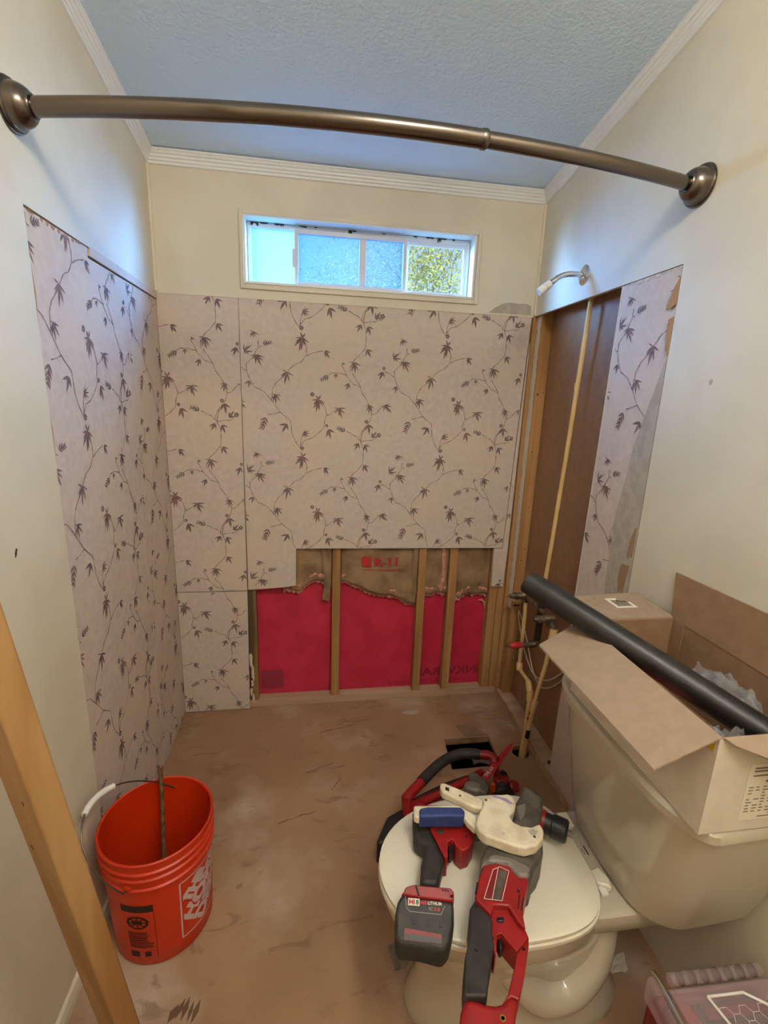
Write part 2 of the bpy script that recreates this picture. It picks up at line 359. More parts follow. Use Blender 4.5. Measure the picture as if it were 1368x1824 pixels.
def leaf_polys(x, y, s, deg, kind, rng):
    if kind in 'spc': deg = -90+(deg+90)*.55
    a = math.radians(deg); out = []; R = lambda q=9: math.radians(rng.uniform(-q, q))
    if kind == 's':
        for da, k in ((-62, .8), (-34, 1.05), (-8, 1.3), (20, 1.1), (50, .9), (-112, .55)):
            out.append((leaflet(x, y, s*k*1.3*rng.uniform(.8, 1.15), a+math.radians(da)+R(10), .175), 0 if rng.random() < .6 else 1))
    elif kind == 'p':
        for da, k in ((-34, 1.1), (2, 1.35), (42, .95)):
            out.append((leaflet(x, y, s*k*1.25, a+math.radians(da)+R(), .25), 0 if rng.random() < .65 else 1))
    elif kind == 'c':
        for da, k in ((-76, .75), (-50, .95), (-30, 1.25), (-10, 1.5), (10, 1.45), (32, 1.15), (58, .9)):
            out.append((leaflet(x, y, s*k*rng.uniform(.85, 1.12), a+math.radians(da)+R(8), .2), 1 if da % 3 else 0))
        for da in (150, -150): out.append((leaflet(x, y, s*.6, a+math.radians(da), .3), 0))
    elif kind == 'f':
        for t in (0, .35, .7, 1.05):
            px = x + math.cos(a)*s*t*1.1; py = y + math.sin(a)*s*t*1.1
            for da in (-38, 38): out.append((leaflet(px, py, s*(.78-.22*t), a+math.radians(da)+R(6), .26), 1 if s > .03 else 0))
        out.append((leaflet(x, y, s*1.7, a, .08), 0))
    else:
        for k in range(5):
            q = 2*PI*k/5; out.append(([(x+math.cos(q)*s*.55+math.cos(j*PI/3)*s*.4, y+math.sin(q)*s*.55+math.sin(j*PI/3)*s*.4) for j in range(6)], 0))
    return out
def wallpaper_print(parent, rects, O, fn, lift=0.0007):
    """flat printed vine pattern of the wallpaper; fn(u, v, lift) gives the wall point"""
    mb = MB(); rng = random.Random(3)
    u0 = min(r[0] for r in rects); u1 = max(r[1] for r in rects); v0 = min(r[2] for r in rects); v1 = max(r[3] for r in rects)
    base = []
    for vn in VINES:
        pts = []
        for i in range(len(vn)-1):
            a, b = vn[i], vn[i+1]
            for t in (0, .5): pts.append((a[0]+(b[0]-a[0])*t+rng.uniform(-.0012, .0012), a[1]+(b[1]-a[1])*t+rng.uniform(-.0012, .0012)))
        pts.append(vn[-1])
        for i in range(len(pts)-1):
            a, b = pts[i], pts[i+1]; dx, dy = b[0]-a[0], b[1]-a[1]; L = math.hypot(dx, dy) or 1e-6
            w = .0012 if i % 3 else .0019; nx, ny = -dy/L*w, dx/L*w
            base.append(([(a[0]-nx, a[1]-ny), (b[0]-nx*.7, b[1]-ny*.7), (b[0]+nx*.7, b[1]+ny*.7), (a[0]+nx, a[1]+ny)], 2))
    for (x, y, s, d, k) in LEAVES: base += leaf_polys(x, y, s, d, k, rng)
    for i in range(int((u0-O[0])/HPER)-2, int((u1-O[0])/HPER)+3):
        for j in range(int((v0-O[1])/VPER)-2, int((v1-O[1])/VPER)+3):
            du, dv = O[0]+i*HPER, O[1]+j*VPER
            for n_, (poly, mi) in enumerate(base):
                q = [(a+du, b+dv) for a, b in poly]
                for r in rects:
                    c = clip(q, *r)
                    if len(c) >= 3:
                        lf = lift + .0001*(n_ % 5)
                        mb.add([fn(a, b, lf) for a, b in c], [tuple(range(len(c)))], mi)
    o = mb.build('vine_print', ['leafd', 'leafr', 'vine'], parent, fix=False, label='brown printed vines and leaves of the wallpaper')
    return o

# ------------------------------------------------------------------ floor
mb = MB(); mb.box(-0.12, 1.72, YR-0.1, 0.09, -0.018, 0.0)
floor = struct(mb.build('floor', 'floor'), 'bare brown subfloor board with dust and scuffs')
c = MB(); c.ext([(1.165, -.297), (1.372, -.299), (1.362, -.470), (1.152, -.472)], 2, -.1, .05); cut(floor, c)
c = MB(); c.lathe([(.036, -.1), (.036, .05)], (1.476, -.408, 0), n=28); cut(floor, c)
mb = MB(); mb.box(.6, 1.72, -.9, .05, -.42, -.40)
for a in ((.6, .62, -.9, .05), (1.70, 1.72, -.9, .05), (.6, 1.72, -.9, -.88), (.6, 1.72, .03, .05)): mb.box(*a, -.42, -.0185)
struct(mb.build('crawl_space', 'void'), 'dark crawl space under the floor opening')
# joist edge seen in the opening
MB().box(1.15, 1.39, -.2985, -.296, -.030, -.0185).build('board_edge', 'stud', floor, label='raw board edge in the opening')
MB().ext([(1.245, -.215), (1.300, -.208), (1.372, -.292), (1.268, -.292)], 2, 0.0, .0025).build('floor_patch', mat('patch_board', C8(138, 112, 84), .8), floor, label='paler wedge of patched board')
MB().ext([(1.01, -.10), (1.03, -.085), (1.09, -.09), (1.10, -.105), (1.06, -.118)], 2, 0.0, .0006).build('plaster_smear', 'bare', floor, label='pale plaster smear')
rs = random.Random(5)
mb = MB()
for (cx, cy, L, w, an) in ((.26, -1.165, .045, .006, 1.2), (.275, -1.17, .05, .007, 1.35), (.29, -1.175, .045, .005, 1.4), (.30, -1.178, .05, .007, 1.3), (.245, -1.17, .04, .010, 1.1)):
    d = (math.cos(an)*L, math.sin(an)*L); n_ = (-math.sin(an)*w, math.cos(an)*w)
    mb.ext([(cx, cy), (cx+d[0]*.5+n_[0], cy+d[1]*.5+n_[1]), (cx+d[0], cy+d[1]), (cx+d[0]*.5-n_[0], cy+d[1]*.5-n_[1])], 2, 0, .0005)
mb.build('dark_smear', mat('smear', C8(104, 76, 54), .8), floor, label='dark brushed smear on the board')
mb = MB()
for (cx, cy, L, w, an) in ((.62, -.20, .17, .004, .25), (.70, -.16, .10, .003, .5), (.55, -.43, .13, .004, .35), (.47, -.65, .14, .004, .3), (.74, -.14, .12, .0025, .05), (.79, -.155, .05, .0025, 1.4), (.82, -.155, .05, .0025, 1.35), (.50, -.36, .07, .003, 1.2), (.66, -.52, .06, .004, .9)):
    pts = []
    for k in range(9):
        t = k/8; pts.append((cx+math.cos(an)*L*t+rs.uniform(-.003, .003), cy+math.sin(an)*L*t+rs.uniform(-.004, .004)))
    for k in range(8):
        a, b = pts[k], pts[k+1]; ww = w*rs.uniform(.3, 1)
        mb.ext([(a[0], a[1]-ww), (b[0], b[1]-ww), (b[0], b[1]+ww), (a[0], a[1]+ww)], 2, 0, .0004)
mb.build('scuff_marks', mat('scuff', C8(122, 94, 70), .8), floor, label='dark scuff lines in the floor')

# ------------------------------------------------------------------ ceiling
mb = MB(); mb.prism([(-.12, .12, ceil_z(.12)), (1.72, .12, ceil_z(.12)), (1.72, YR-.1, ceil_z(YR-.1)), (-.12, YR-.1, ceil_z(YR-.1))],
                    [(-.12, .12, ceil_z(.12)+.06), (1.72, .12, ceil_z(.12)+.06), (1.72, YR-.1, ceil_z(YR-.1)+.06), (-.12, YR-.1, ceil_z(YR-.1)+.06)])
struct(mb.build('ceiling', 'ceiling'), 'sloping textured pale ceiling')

# ------------------------------------------------------------------ back wall
WX0, WX1, WZ0, WZ1 = .329, 1.240, 1.878, 2.116
mb = MB()
for (a, b, c_, d) in ((-.02, WX0, 1.822, 2.36), (WX1, 1.60, 1.822, 2.36), (WX0, WX1, 1.822, WZ0), (WX0, WX1, WZ1, 2.36)):
    mb.box(a, b, -.002, .095, c_, d)
wall_back = struct(mb.build('wall_back', 'cream'), 'cream painted back wall with stripped lower half')
MB().box(-.12, 1.72, .062, .095, -.3, 1.825).build('house_wrap', 'wrap', wall_back, label='crimson pink house wrap sheet behind the studs')
# wallpapered boards
def panel_y(name, poly, label):
    return MB().ext(poly, 1, 0.0, .0125).build(name, 'paper', wall_back, label=label)
bw = lambda u, v, l: (u, -l, v)
p1 = panel_y('wallpaper_panel', [(.001, .607), (.2985, .607), (.3015, 1.826), (.001, 1.825)], 'narrow wallpapered board beside the left corner')
wallpaper_print(p1, [(.002, .298, .609, 1.822)], (1.023+.014, 1.440+.068), bw)
p2 = panel_y('wallpaper_panel', [(.303, 1.826), (1.511, 1.829), (1.507, 1.72), (1.480, .793), (.514, .801), (.513, .625), (.45, .617), (.36, .612), (.303, .610)], 'large wallpapered board under the window, cut out below')
wallpaper_print(p2, [(.304, 1.478, .802, 1.822), (1.478, 1.495, 1.35, 1.822), (.304, .512, .628, .802)], (1.023, 1.440), bw)
p3 = panel_y('wallpaper_panel', [(.001, .004), (.292, .004), (.298, .603), (.20, .602), (.001, .603)], 'low wallpapered board standing on the floor')
wallpaper_print(p3, [(.002, .291, .006, .600)], (1.023+.02, 1.440+.05), bw)
p4 = panel_y('wallpaper_panel', [(1.5125, 1.72), (1.5145, 1.70), (1.508, .79), (1.502, .595), (1.444, .597), (1.440, .790), (1.4825, .790)], 'thin wallpapered strip beside the right corner stud')
wallpaper_print(p4, [(1.486, 1.504, .80, 1.3), (1.446, 1.500, .60, .79)], (1.023, 1.440), bw)
# scraped patch above the right end, ragged outline
rs = random.Random(11)
MB().ext([(1.315, 1.829), (1.505, 1.829), (1.500, 1.866), (1.478, 1.872), (1.44, 1.871), (1.405, 1.873), (1.375, 1.868), (1.345, 1.851), (1.330, 1.840)], 1, -.0032, -.002).build('scraped_patch', 'bare', wall_back, label='grey scraped patch with torn edge')
vs = MB(); text_on(vs, '75', .032, (.842, 0, 1.772), (1, 0, 0), (0, 0, 1), .0012, shear=.3); vs.build('pencil_mark', 'leafd', p2, fix=False, label='handwritten pencil number')
# framing in the opened bay
def stud(x0, x1, z1=1.82, m='stud', y1=.0615, label=None): return MB().box(x0, x1, .0128, y1, .038, z1).build('stud', m, wall_back, bevel=.002, label=label)
stud(.296, .334, m='studdirty', label='stud with plaster smears at the left of the opening')
stud(.677, .715, m='studdirty', label='stud with dark glue stains')
stud(1.081, 1.119, m='studdirty'); stud(1.232, 1.271); stud(1.441, 1.481); stud(1.4825, 1.519, label='corner stud of the back wall')
MB().box(.26, 1.523, .0128, .0615, .0, .038).build('bottom_plate', 'studx', wall_back, bevel=.002)
mb = MB()
for (x, z, w, h) in ((.302, .25, .008, .045), (.310, .19, .007, .05), (.306, .13, .006, .02), (.301, .085, .006, .03), (.309, .05, .005, .03)):
    mb.ext([(x+math.cos(k*PI/5)*w*rs.uniform(.6, 1.3), z+math.sin(k*PI/5)*h*rs.uniform(.6, 1.1)) for k in range(10)], 1, .0105, .0128)
mb.build('plaster_smear', 'plaster', wall_back, label='white plaster smears on the stud')
# ragged kraft-faced insulation hanging from the bays
def batt(x0, x1, edge, seed, ytop=.03, text=False):
    rg = random.Random(seed)
    def bottom(x):
        for (a, za), (b, zb) in zip(edge, edge[1:]):
            if a <= x <= b: return za+(zb-za)*(x-a)/(b-a)
        return edge[-1][1] if x > edge[-1][0] else edge[0][1]
    def f(u, v):
        x = x0+(x1-x0)*u; zb = bottom(x)+.006*noise.noise(Vector((x*90, seed, 0)))
        z = zb+(.86-zb)*v
        y = ytop+.012*noise.noise(Vector((x*9, z*9, seed)))+.006*noise.noise(Vector((x*32, z*20, seed+4)))-.008*math.exp(-((u-.5)/.35)**2)
        return (x, max(.016, min(.056, y)), z)
    mb = MB(); mb.grid(f, 44, 26)
    b = mb.build('insulation_batt', 'kraft', wall_back, smooth=True, fix=False, label='torn brown kraft paper facing of the insulation')
    md = b.modifiers.new('thick', 'SOLIDIFY'); md.thickness = .0012
    def g(u, v):
        x = x0+.004+(x1-x0-.008)*u; z0 = bottom(x)
        z = z0-.016-.022*abs(noise.noise(Vector((x*45, 3, seed))))+.05*v
        an = v*PI
        return (x, .036+.008*math.cos(an)+.006*noise.noise(Vector((x*80, v*5, seed))), z+.004*noise.noise(Vector((x*120, v*9, seed))))
    mb = MB(); mb.grid(g, 60, 8); fb = mb.build('fibreglass_fringe', 'fibre', b, smooth=True, fix=False, label='pink fibreglass fluff at the torn edge')
    md = fb.modifiers.new('thick', 'SOLIDIFY'); md.thickness = .006
    return b
batt(.45, .675, [(.45, .60), (.53, .586), (.56, .622), (.60, .64), (.64, .63), (.675, .60)], 1, .032)
b2 = batt(.717, 1.079, [(.717, .632), (.74, .632), (.80, .606), (.85, .578), (.90, .560), (.945, .552), (.99, .545), (1.03, .515), (1.079, .505)], 2, .030)
batt(1.121, 1.230, [(1.121, .560), (1.15, .55), (1.18, .568), (1.23, .556)], 3, .034)
batt(1.273, 1.440, [(1.273, .520), (1.30, .535), (1.34, .556), (1.40, .552), (1.44, .545)], 4, .034)
MB().grid(lambda u, v: (.632+.030*u+.008*math.sin(v*5), .020+.004*math.sin(v*9+u*3), .545+.32*v-.012*u), 4, 16).build('paper_tail', 'kraft', wall_back, smooth=True, fix=False, label='kraft paper tail hanging beside the stud')
MB().grid(lambda u, v: (1.055+.022*u, .018+.004*math.sin(v*7), .56+.30*v), 4, 14).build('paper_tail', 'kraft', wall_back, smooth=True, fix=False, label='kraft paper flap against the third stud')
MB().tube([(1.205, .03, .86), (1.203, .026, .75), (1.212, .03, .68), (1.205, .028, .60), (1.198, .034, .565)], [.012, .011, .012, .012, .006], 10).build('fibreglass_tuft', 'fibre', wall_back, smooth=True, label='pink fibreglass tuft squeezed beside the stud')
MB().tube([(1.405, .05, .505), (1.418, .044, .510), (1.432, .04, .497), (1.436, .04, .46)], [.003, .006, .007, .002], 8).build('fibreglass_tuft', 'fibre', wall_back, smooth=True, label='small pink tuft on the right stud')
mb = MB(); mb.ext([(.812, .708), (.858, .704), (.856, .752), (.822, .756), (.814, .75)], 1, .0135, .0145)
text_on(mb, 'R-11', .052, (.872, .0145, .708), (1, 0, 0), (0, 0, 1), .0008, bold=.002, width=.108)
mb.ext([(.818, .689), (.90, .685), (1.00, .687), (1.0, .690), (.90, .688), (.818, .692)], 1, .0138, .0145)
mb.build('printed_mark', 'redink', b2, fix=False, label='red R-11 lettering and square')
mb = MB()
text_on(mb, 'PINKWRAP', .062, (1.10, .0618, .092), (1, 0, 0), (0, 0, 1), .0006, bold=.002, mirror=True, width=.385)
text_on(mb, 'OWENS CORNING', .022, (.97, .0618, .052), (1, 0, 0), (0, 0, 1), .0006, mirror=True, width=.42)
mb.build('printed_mark', 'wrapink', wall_back, fix=False, label='mirrored dark lettering on the wrap')
MB().box(.342, .445, .0612, .0619, .063, .163).build('printed_block', 'wrapink2', wall_back, label='dark printed rectangle on the wrap')

# ------------------------------------------------------------------ window
win = bpy.data.objects.new('window_1', None); COL.objects.link(win); win.location = (.785, 0, 1.855); ORIGIN['window_1'] = Vector((.785, 0, 1.855))
struct(win, 'long low slider window with obscured panes near the ceiling')
def frame(x0, x1, z0, z1, w, ya, yb, wt=None, wb=None):
    wt = wt or w; wb = wb or w
    return MB().box(x0, x0+w, ya, yb, z0, z1).box(x1-w, x1, ya, yb, z0, z1).box(x0+w, x1-w, ya, yb, z1-wt, z1).box(x0+w, x1-w, ya, yb, z0, z0+wb)
frame(.313, 1.263, 1.856, 2.130, .0155, -.010, -.0021).build('casing', 'cream', win, bevel=.002, label='cream painted flat casing')
frame(WX0-.001, WX1+.001, WZ0-.001, WZ1+.001, .007, -.006, .094).build('jamb', 'trim', win, label='white jamb liner')
frame(.337, 1.232, 1.886, 2.108, .012, .052, .075, wt=.018).build('outer_frame', 'alu', win, bevel=.001)
frame(.516, .966, 1.888, 2.092, .016, .034, .050).build('sash', 'alu', win, bevel=.0015, label='sliding sash frame')
MB().box(.772, .800, .0365, .0475, 1.904, 2.076).build('mullion', 'alu', win, bevel=.001)
frame(.962, 1.222, 1.890, 2.090, .014, .055, .068).build('sash', 'alu', win, bevel=.001)
MB().box(.349, .516, .060, .064, 1.898, 2.090).build('pane', 'frostL', win, label='bright obscured pane at the left')
MB().box(.532, .772, .040, .044, 1.904, 2.076).build('pane', 'frostM', win, label='obscured blue pane in the middle')
MB().box(.800, .950, .040, .044, 1.904, 2.076).build('pane', 'frostM', win, label='obscured blue pane right of the mullion')
MB().box(.976, 1.208, .060, .063, 1.904, 2.076).build('pane', 'glass', win, label='clear pane with the tree behind it')
MB().box(.507, .517, .030, .040, 1.955, 2.020).build('latch', 'alu', win, bevel=.002)
mb = MB(); rs = random.Random(2)
for (x, w, h) in ((.365, .030, .012), (.40, .03, .006), (.455, .03, .005), (.47, .012, .012), (.55, .03, .006), (.60, .012, .004), (.735, .015, .013), (.745, .03, .004), (.87, .012, .004), (1.0, .014, .005), (1.06, .03, .006), (1.10, .016, .016), (1.115, .03, .005), (1.16, .01, .006)):
    pts = [(x-w/2, 2.1085), (x+w/2, 2.1085)] + [(x+w/2-w*k/5, 2.1085-h*rs.uniform(.3, 1.2)) for k in range(6)]
    mb.ext(pts, 1, .0505, .0519)
mb.build('mildew_spots', 'mildew', win, label='dark mildew blotches along the window head')

# ------------------------------------------------------------------ left wall
mb = MB(); mb.box(-.12, -.026, YR-.1, .095, -.02, 2.85)
mb.box(-.027, .0022, YR-.1, -.8535, 0, 2.85).box(-.027, .0022, -.8535, 0.0, 1.8245, 2.55)
wall_left = struct(mb.build('wall_left', 'cream'), 'cream painted left wall')
lw = lambda u, v, l: (l, u, v)
def panel_l(poly, label): return MB().ext(poly, 0, -.0125, 0.0).build('wallpaper_panel', 'paper', wall_left, label=label)
l1 = panel_l([(-.852, .004), (-.3295, .004), (-.3275, .75), (-.3262, 1.20), (-.326, 1.797), (-.566, 1.797), (-.566, 1.822), (-.851, 1.820), (-.853, 1.70)], 'tall wallpapered board on the left wall')
l2 = panel_l([(-.3195, .004), (0, .004), (0, 1.797), (-.326, 1.797), (-.3255, 1.20), (-.323, .75)], 'wallpapered board filling the left corner')
OL = (-.612-.191, 1.113-.010)
wallpaper_print(l1, [(-.850, -.568, .006, 1.815), (-.568, -.331, .006, 1.794)], OL, lw)
wallpaper_print(l2, [(-.318, -.002, .006, 1.794)], OL, lw)
st = MB().ext([(-.561, 1.803), (0, 1.801), (0, 1.8235), (-.30, 1.826), (-.545, 1.827), (-.558, 1.823)], 0, -.004, .004).build('wallpaper_strip', 'paper', wall_left, label='raised strip left along the top of the wallpaper')
MB().ext([(-.568, 1.7955), (-.02, 1.796), (-.02, 1.803), (-.561, 1.8035), (-.561, 1.823), (-.568, 1.823)], 0, -.013, -.0065).build('board_core', 'kraftedge', wall_left, label='brown board core showing under the strip')  # brown edge of the board itself, bared below the raised strip
mb = MB()
mb.ext([(-.8535, 1.735), (-.845, 1.66), (-.852, 1.58)], 0, .0, .0012)
mb.ext([(-.8535, 1.44), (-.847, 1.36), (-.8525, 1.28)], 0, .0, .0012)
y = -.842
while y < -.60:
    w_ = rs.uniform(.008, .034); h_ = rs.uniform(.002, .009)
    mb.ext([(y, 1.8195), (y+w_, 1.8195), (y+w_*.8, 1.8195-h_*.5), (y+w_*.55, 1.8195-h_), (y+w_*.2, 1.8195-h_*.7)], 0, .0, .0011); y += w_+rs.uniform(.003, .03)
mb.build('torn_paper', 'kraftedge', wall_left, label='torn brown paper slivers at the board edge')
MB().ext([(-1.049, 1.130), (-1.044, 1.134), (-1.039, 1.146), (-1.043, 1.148), (-1.048, 1.140)], 0, .0022, .003).build('wall_nick', 'mildew', wall_left, label='small nick in the paint')

# ------------------------------------------------------------------ right wall
mb = MB(); mb.box(1.625, 1.72, YR-.1, .095, -.3, 2.85)
mb.box(W-.0022, 1.627, YR-.1, -.8415, 0, 2.85).box(W-.0022, W+.012, -.8415, .06, 1.8255, 2.55)
wall_right = struct(mb.build('wall_right', 'cream'), 'cream painted right wall with an opened plumbing bay')
rw = lambda u, v, l: (W-l, -u, v)
r1 = MB().ext([(-.838, .004), (-.566, .004), (-.573, .40), (-.574, .80), (-.585, 1.30), (-.595, 1.823), (-.838, 1.823)], 0, W, W+.012).build('wallpaper_panel', 'paper', wall_right, label='wallpapered strip between the plumbing bay and the painted wall')
MB().ext([(-.5655, .004), (-.562, .004), (-.570, .40), (-.571, .80), (-.582, 1.30), (-.592, 1.823), (-.5945, 1.823), (-.5845, 1.30), (-.5735, .80), (-.5725, .40)], 0, W-.0012, W+.012).build('cut_edge', 'plaster', r1, label='white sawn plasterboard edge')
wallpaper_print(r1, [(.598, .836, .55, 1.80), (.578, .598, .55, 1.2)], (.711-HPER, 1.448+.07), rw)
MB().ext([(-.8375, 1.60), (-.805, 1.50), (-.762, 1.36), (-.748, 1.25), (-.725, 1.12), (-.728, .95), (-.74, .70), (-.735, .45), (-.8375, .40)], 0, W-.0016, W).build('bare_patch', 'bare', r1, label='grey area where the pattern has been peeled off')
for pts in ([(-.832, 1.125), (-.825, 1.12), (-.812, 1.075), (-.808, 1.03), (-.815, 1.02), (-.82, 1.035), (-.832, 1.03)], [(-.826, 1.005), (-.812, 1.0), (-.795, 1.002), (-.788, .985), (-.785, .95), (-.795, .905), (-.803, .918), (-.815, .905)]):
    MB().ext(pts, 0, W-.0026, W-.0016).build('torn_spot', mat('torn_core', C8(150, 122, 92), .95), r1, label='brown torn spot')
mb = MB()
mb.ext([(-.8395, 1.795), (-.826, 1.775), (-.812, 1.745), (-.806, 1.722), (-.826, 1.722), (-.838, 1.73)], 0, W-.004, W-.0015)
mb.ext([(-.8395, 1.700), (-.822, 1.695), (-.824, 1.66), (-.828, 1.62), (-.8385, 1.60)], 0, W-.004, W-.0015)
mb.build('torn_paper', 'kraftedge', r1, label='curled brown paper torn from the board edge')
mb = MB()
y = -.838
while y < -.61:
    w_ = rs.uniform(.010, .030); h_ = rs.uniform(.003, .012)
    mb.ext([(y, 1.823), (y+w_, 1.823), (y+w_*.85, 1.823-h_*.6), (y+w_*.5, 1.823-h_), (y+w_*.15, 1.823-h_*.8)], 0, W-.0018, W); y += w_+rs.uniform(0, .008)
mb.build('torn_paper', 'plaster', r1, label='ragged white tear along the top')
MB().ext([(-.657, .395), (-.70, .402), (-.735, .375), (-.758, .34), (-.756, .30), (-.748, .305), (-.744, .335), (-.715, .368), (-.672, .372)], 0, W-.003, W+.001).build('torn_paper', 'plaster', r1, label='pale crescent tear low on the strip')
# the opened bay
MB().box(1.588, 1.600, -.9, .06, .0, 1.95).build('back_panel', 'hardboard', wall_right, label='brown hardboard back of the next room wall')
MB().box(1.537, 1.5875, -.0455, -.0075, .038, 1.95).build('stud', 'stud', wall_right, bevel=.002, label='corner stud with nail holes')
MB().box(1.5215, 1.5885, -.72, .012, .0, .038).build('bottom_plate', 'studx', wall_right, bevel=.002)
MB().box(1.537, 1.5875, -.70, -.66, .038, 1.95).build('stud', 'stud', wall_right, label='hidden stud behind the wallpapered strip')
mb = MB(); rs = random.Random(8)
def ragged(u, v):
    z = .5+1.32*v; y = -.044+.034*u
    return (1.5355-.004*abs(noise.noise(Vector((y*60, z*45, 1)))), y-(.006*abs(noise.noise(Vector((z*30, 9, 2)))) if u < .01 else 0)+(.008*noise.noise(Vector((z*40, 3, 7))) if u > .99 else 0), z)
mb.grid(ragged, 4, 110); o_ = mb.build('plaster_residue', 'plaster', wall_right, fix=False, label='ragged white plaster left on the stud edge')
md = o_.modifiers.new('t', 'SOLIDIFY'); md.thickness = .0018
MB().box(1.5152, 1.536, -.0075, .0122, .04, 1.823).build('wood_strip', 'kraftedge', wall_right, label='thin brown corner strip')
mb = MB()
for (x, z, r) in ((1.552, 1.505, .0045), (1.577, 1.515, .002), (1.556, 1.255, .0028), (1.571, 1.38, .0015), (1.567, 1.0, .0028), (1.573, .80, .0028), (1.560, .745, .003), (1.558, 1.66, .0015), (1.555, .52, .003), (1.562, .30, .003), (1.570, .22, .003)):
    mb.lathe([(r, 0), (r, .0008)], (x, -.0456, z), (0, -1, 0), n=10)
mb.build('nail_holes', 'mildew', wall_right, label='dark nail holes in the stud')
MB().box(1.545, 1.575, -.0462, -.0455, .512, .518).build('saw_notch', 'void', wall_right)
MB().lathe([(.012, .0), (.012, .0006)], (1.552, -.52, .0381), n=16).build('plate_hole', 'void', wall_right, label='drilled hole in the plate')
MB().ext([(-1.004, 1.535), (-.997, 1.537), (-.994, 1.530), (-.998, 1.523), (-1.003, 1.526)], 0, W-.0035, W-.0022).build('wall_anchor', 'bare', wall_right, label='small wall anchor hole')

# ------------------------------------------------------------------ wall behind the camera
struct(MB().box(-.12, 1.72, YR-.1, YR, -.02, 2.95).build('wall_front', 'cream'), 'cream wall behind the viewer')

# ------------------------------------------------------------------ trims
PROF = [(0, 0), (.026, 0), (.027, .005), (.023, .009), (.021, .014), (.0165, .017), (.0155, .023), (.011, .027), (.010, .033), (.006, .037), (.005, .043), (0, .046)]
def crown(name, a, b, inw, label):
    mb = MB(); rings = []
    for p, mit in ((a, 1), (b, 0)):
        ring = []
        for o_, d in PROF: ring.append(Vector(p)+Vector(inw)*o_+Vector((0, 0, -d))+((Vector(b)-Vector(a)).normalized()*(o_ if mit else -o_)*(1 if name == 'trim_1' else 0)))
        rings.append(ring)
    mb.loft(rings); return struct(mb.build(name, 'trim', bevel=0), label)
e = .0005
crown('trim_1', (.0022, -.002-e, ceil_z(0)), (W-.0022, -.002-e, ceil_z(0)), (0, -1, 0), 'white crown moulding along the back wall')
crown('trim_2', (.0022+e, -.002, ceil_z(0)), (.0022+e, YR, ceil_z(YR)), (1, 0, 0), 'white crown moulding along the left wall')
crown('trim_3', (W-.0022-e, -.002, ceil_z(0)), (W-.0022-e, YR, ceil_z(YR)), (-1, 0, 0), 'white crown moulding along the right wall')
def quarter(name, x, sx):
    q = [(x, -.002), (x+sx*.009, -.002)] + [(x+sx*.009*math.cos(t*PI/8), -.002-.009*math.sin(t*PI/8)) for t in (1, 2, 3)] + [(x, -.011)]
    return struct(MB().ext(q, 2, 1.829, 2.248).build(name, 'cream'), 'thin cream corner bead')
quarter('trim_4', .0022, 1); quarter('trim_5', W-.0022, -1)
MB_ = MB().ext([(.0022, 0), (.014, 0), (.013, .02), (.009, .035), (.0022, .04)], 1, -.86, YR)
struct(MB_.build('baseboard_left', 'cream'), 'low cream baseboard on the left')
ID_HANDLE=[(0.878, -1.233), (0.865, -1.254), (0.847, -1.289), (0.81, -1.28), (0.822, -1.238), (0.842, -1.197), (0.819, -1.176), (0.832, -1.1), (0.851, -1.095), (0.86, -1.134), (0.864, -1.164), (0.869, -1.188), (0.875, -1.223)]
ID_BODY=[(0.846, -1.089), (0.951, -1.106), (0.958, -1.144), (0.97, -1.164), (0.954, -1.201), (0.937, -1.219), (0.92, -1.223), (0.909, -1.21), (0.907, -1.191), (0.893, -1.198), (0.883, -1.235), (0.877, -1.234), (0.874, -1.226), (0.868, -1.191), (0.863, -1.167), (0.859, -1.138), (0.861, -1.105)]
ID_TRIG=[(0.897, -1.188), (0.913, -1.188), (0.912, -1.198), (0.898, -1.219), (0.89, -1.221)]
RD_HEAD=[(1.075, -1.145), (1.096, -1.123), (1.126, -1.09), (1.158, -1.13), (1.124, -1.188), (1.108, -1.209), (1.098, -1.245), (1.088, -1.268), (1.069, -1.289), (1.051, -1.301), (1.037, -1.32), (1.025, -1.326), (1.002, -1.297), (0.97, -1.286), (0.953, -1.288), (0.934, -1.289), (0.945, -1.267), (0.968, -1.242), (1.005, -1.226), (1.056, -1.18)]
RD_CH1=[(1.15, -1.143), (1.166, -1.15), (1.139, -1.193), (1.13, -1.176)]
RD_CH2=[(1.162, -1.157), (1.178, -1.163), (1.197, -1.179), (1.17, -1.216), (1.147, -1.198), (1.141, -1.189)]
RD_COLLAR=[(0.962, -1.264), (0.978, -1.262), (1.012, -1.274), (1.046, -1.301), (1.034, -1.32), (1.024, -1.322), (1.008, -1.318), (0.997, -1.292), (0.971, -1.284), (0.945, -1.285)]
RD_BODY=[(0.946, -1.283), (0.972, -1.282), (0.998, -1.291), (1.008, -1.317), (1.027, -1.32), (1.024, -1.33), (0.998, -1.366), (0.986, -1.389), (0.981, -1.412), (0.972, -1.399), (0.965, -1.369), (0.937, -1.364), (0.925, -1.382), (0.922, -1.376), (0.905, -1.349), (0.908, -1.34), (0.926, -1.309)]
RD_LABEL=[(0.961, -1.297), (0.977, -1.293), (0.993, -1.304), (0.955, -1.36), (0.921, -1.352)]
RD_HAND=[(0.908, -1.342), (0.916, -1.346), (0.926, -1.369), (0.927, -1.387), (0.919, -1.403), (0.916, -1.425), (0.905, -1.442), (0.887, -1.472), (0.877, -1.493), (0.875, -1.497), (0.837, -1.492), (0.844, -1.466), (0.855, -1.438), (0.876, -1.403), (0.882, -1.378), (0.891, -1.358)]
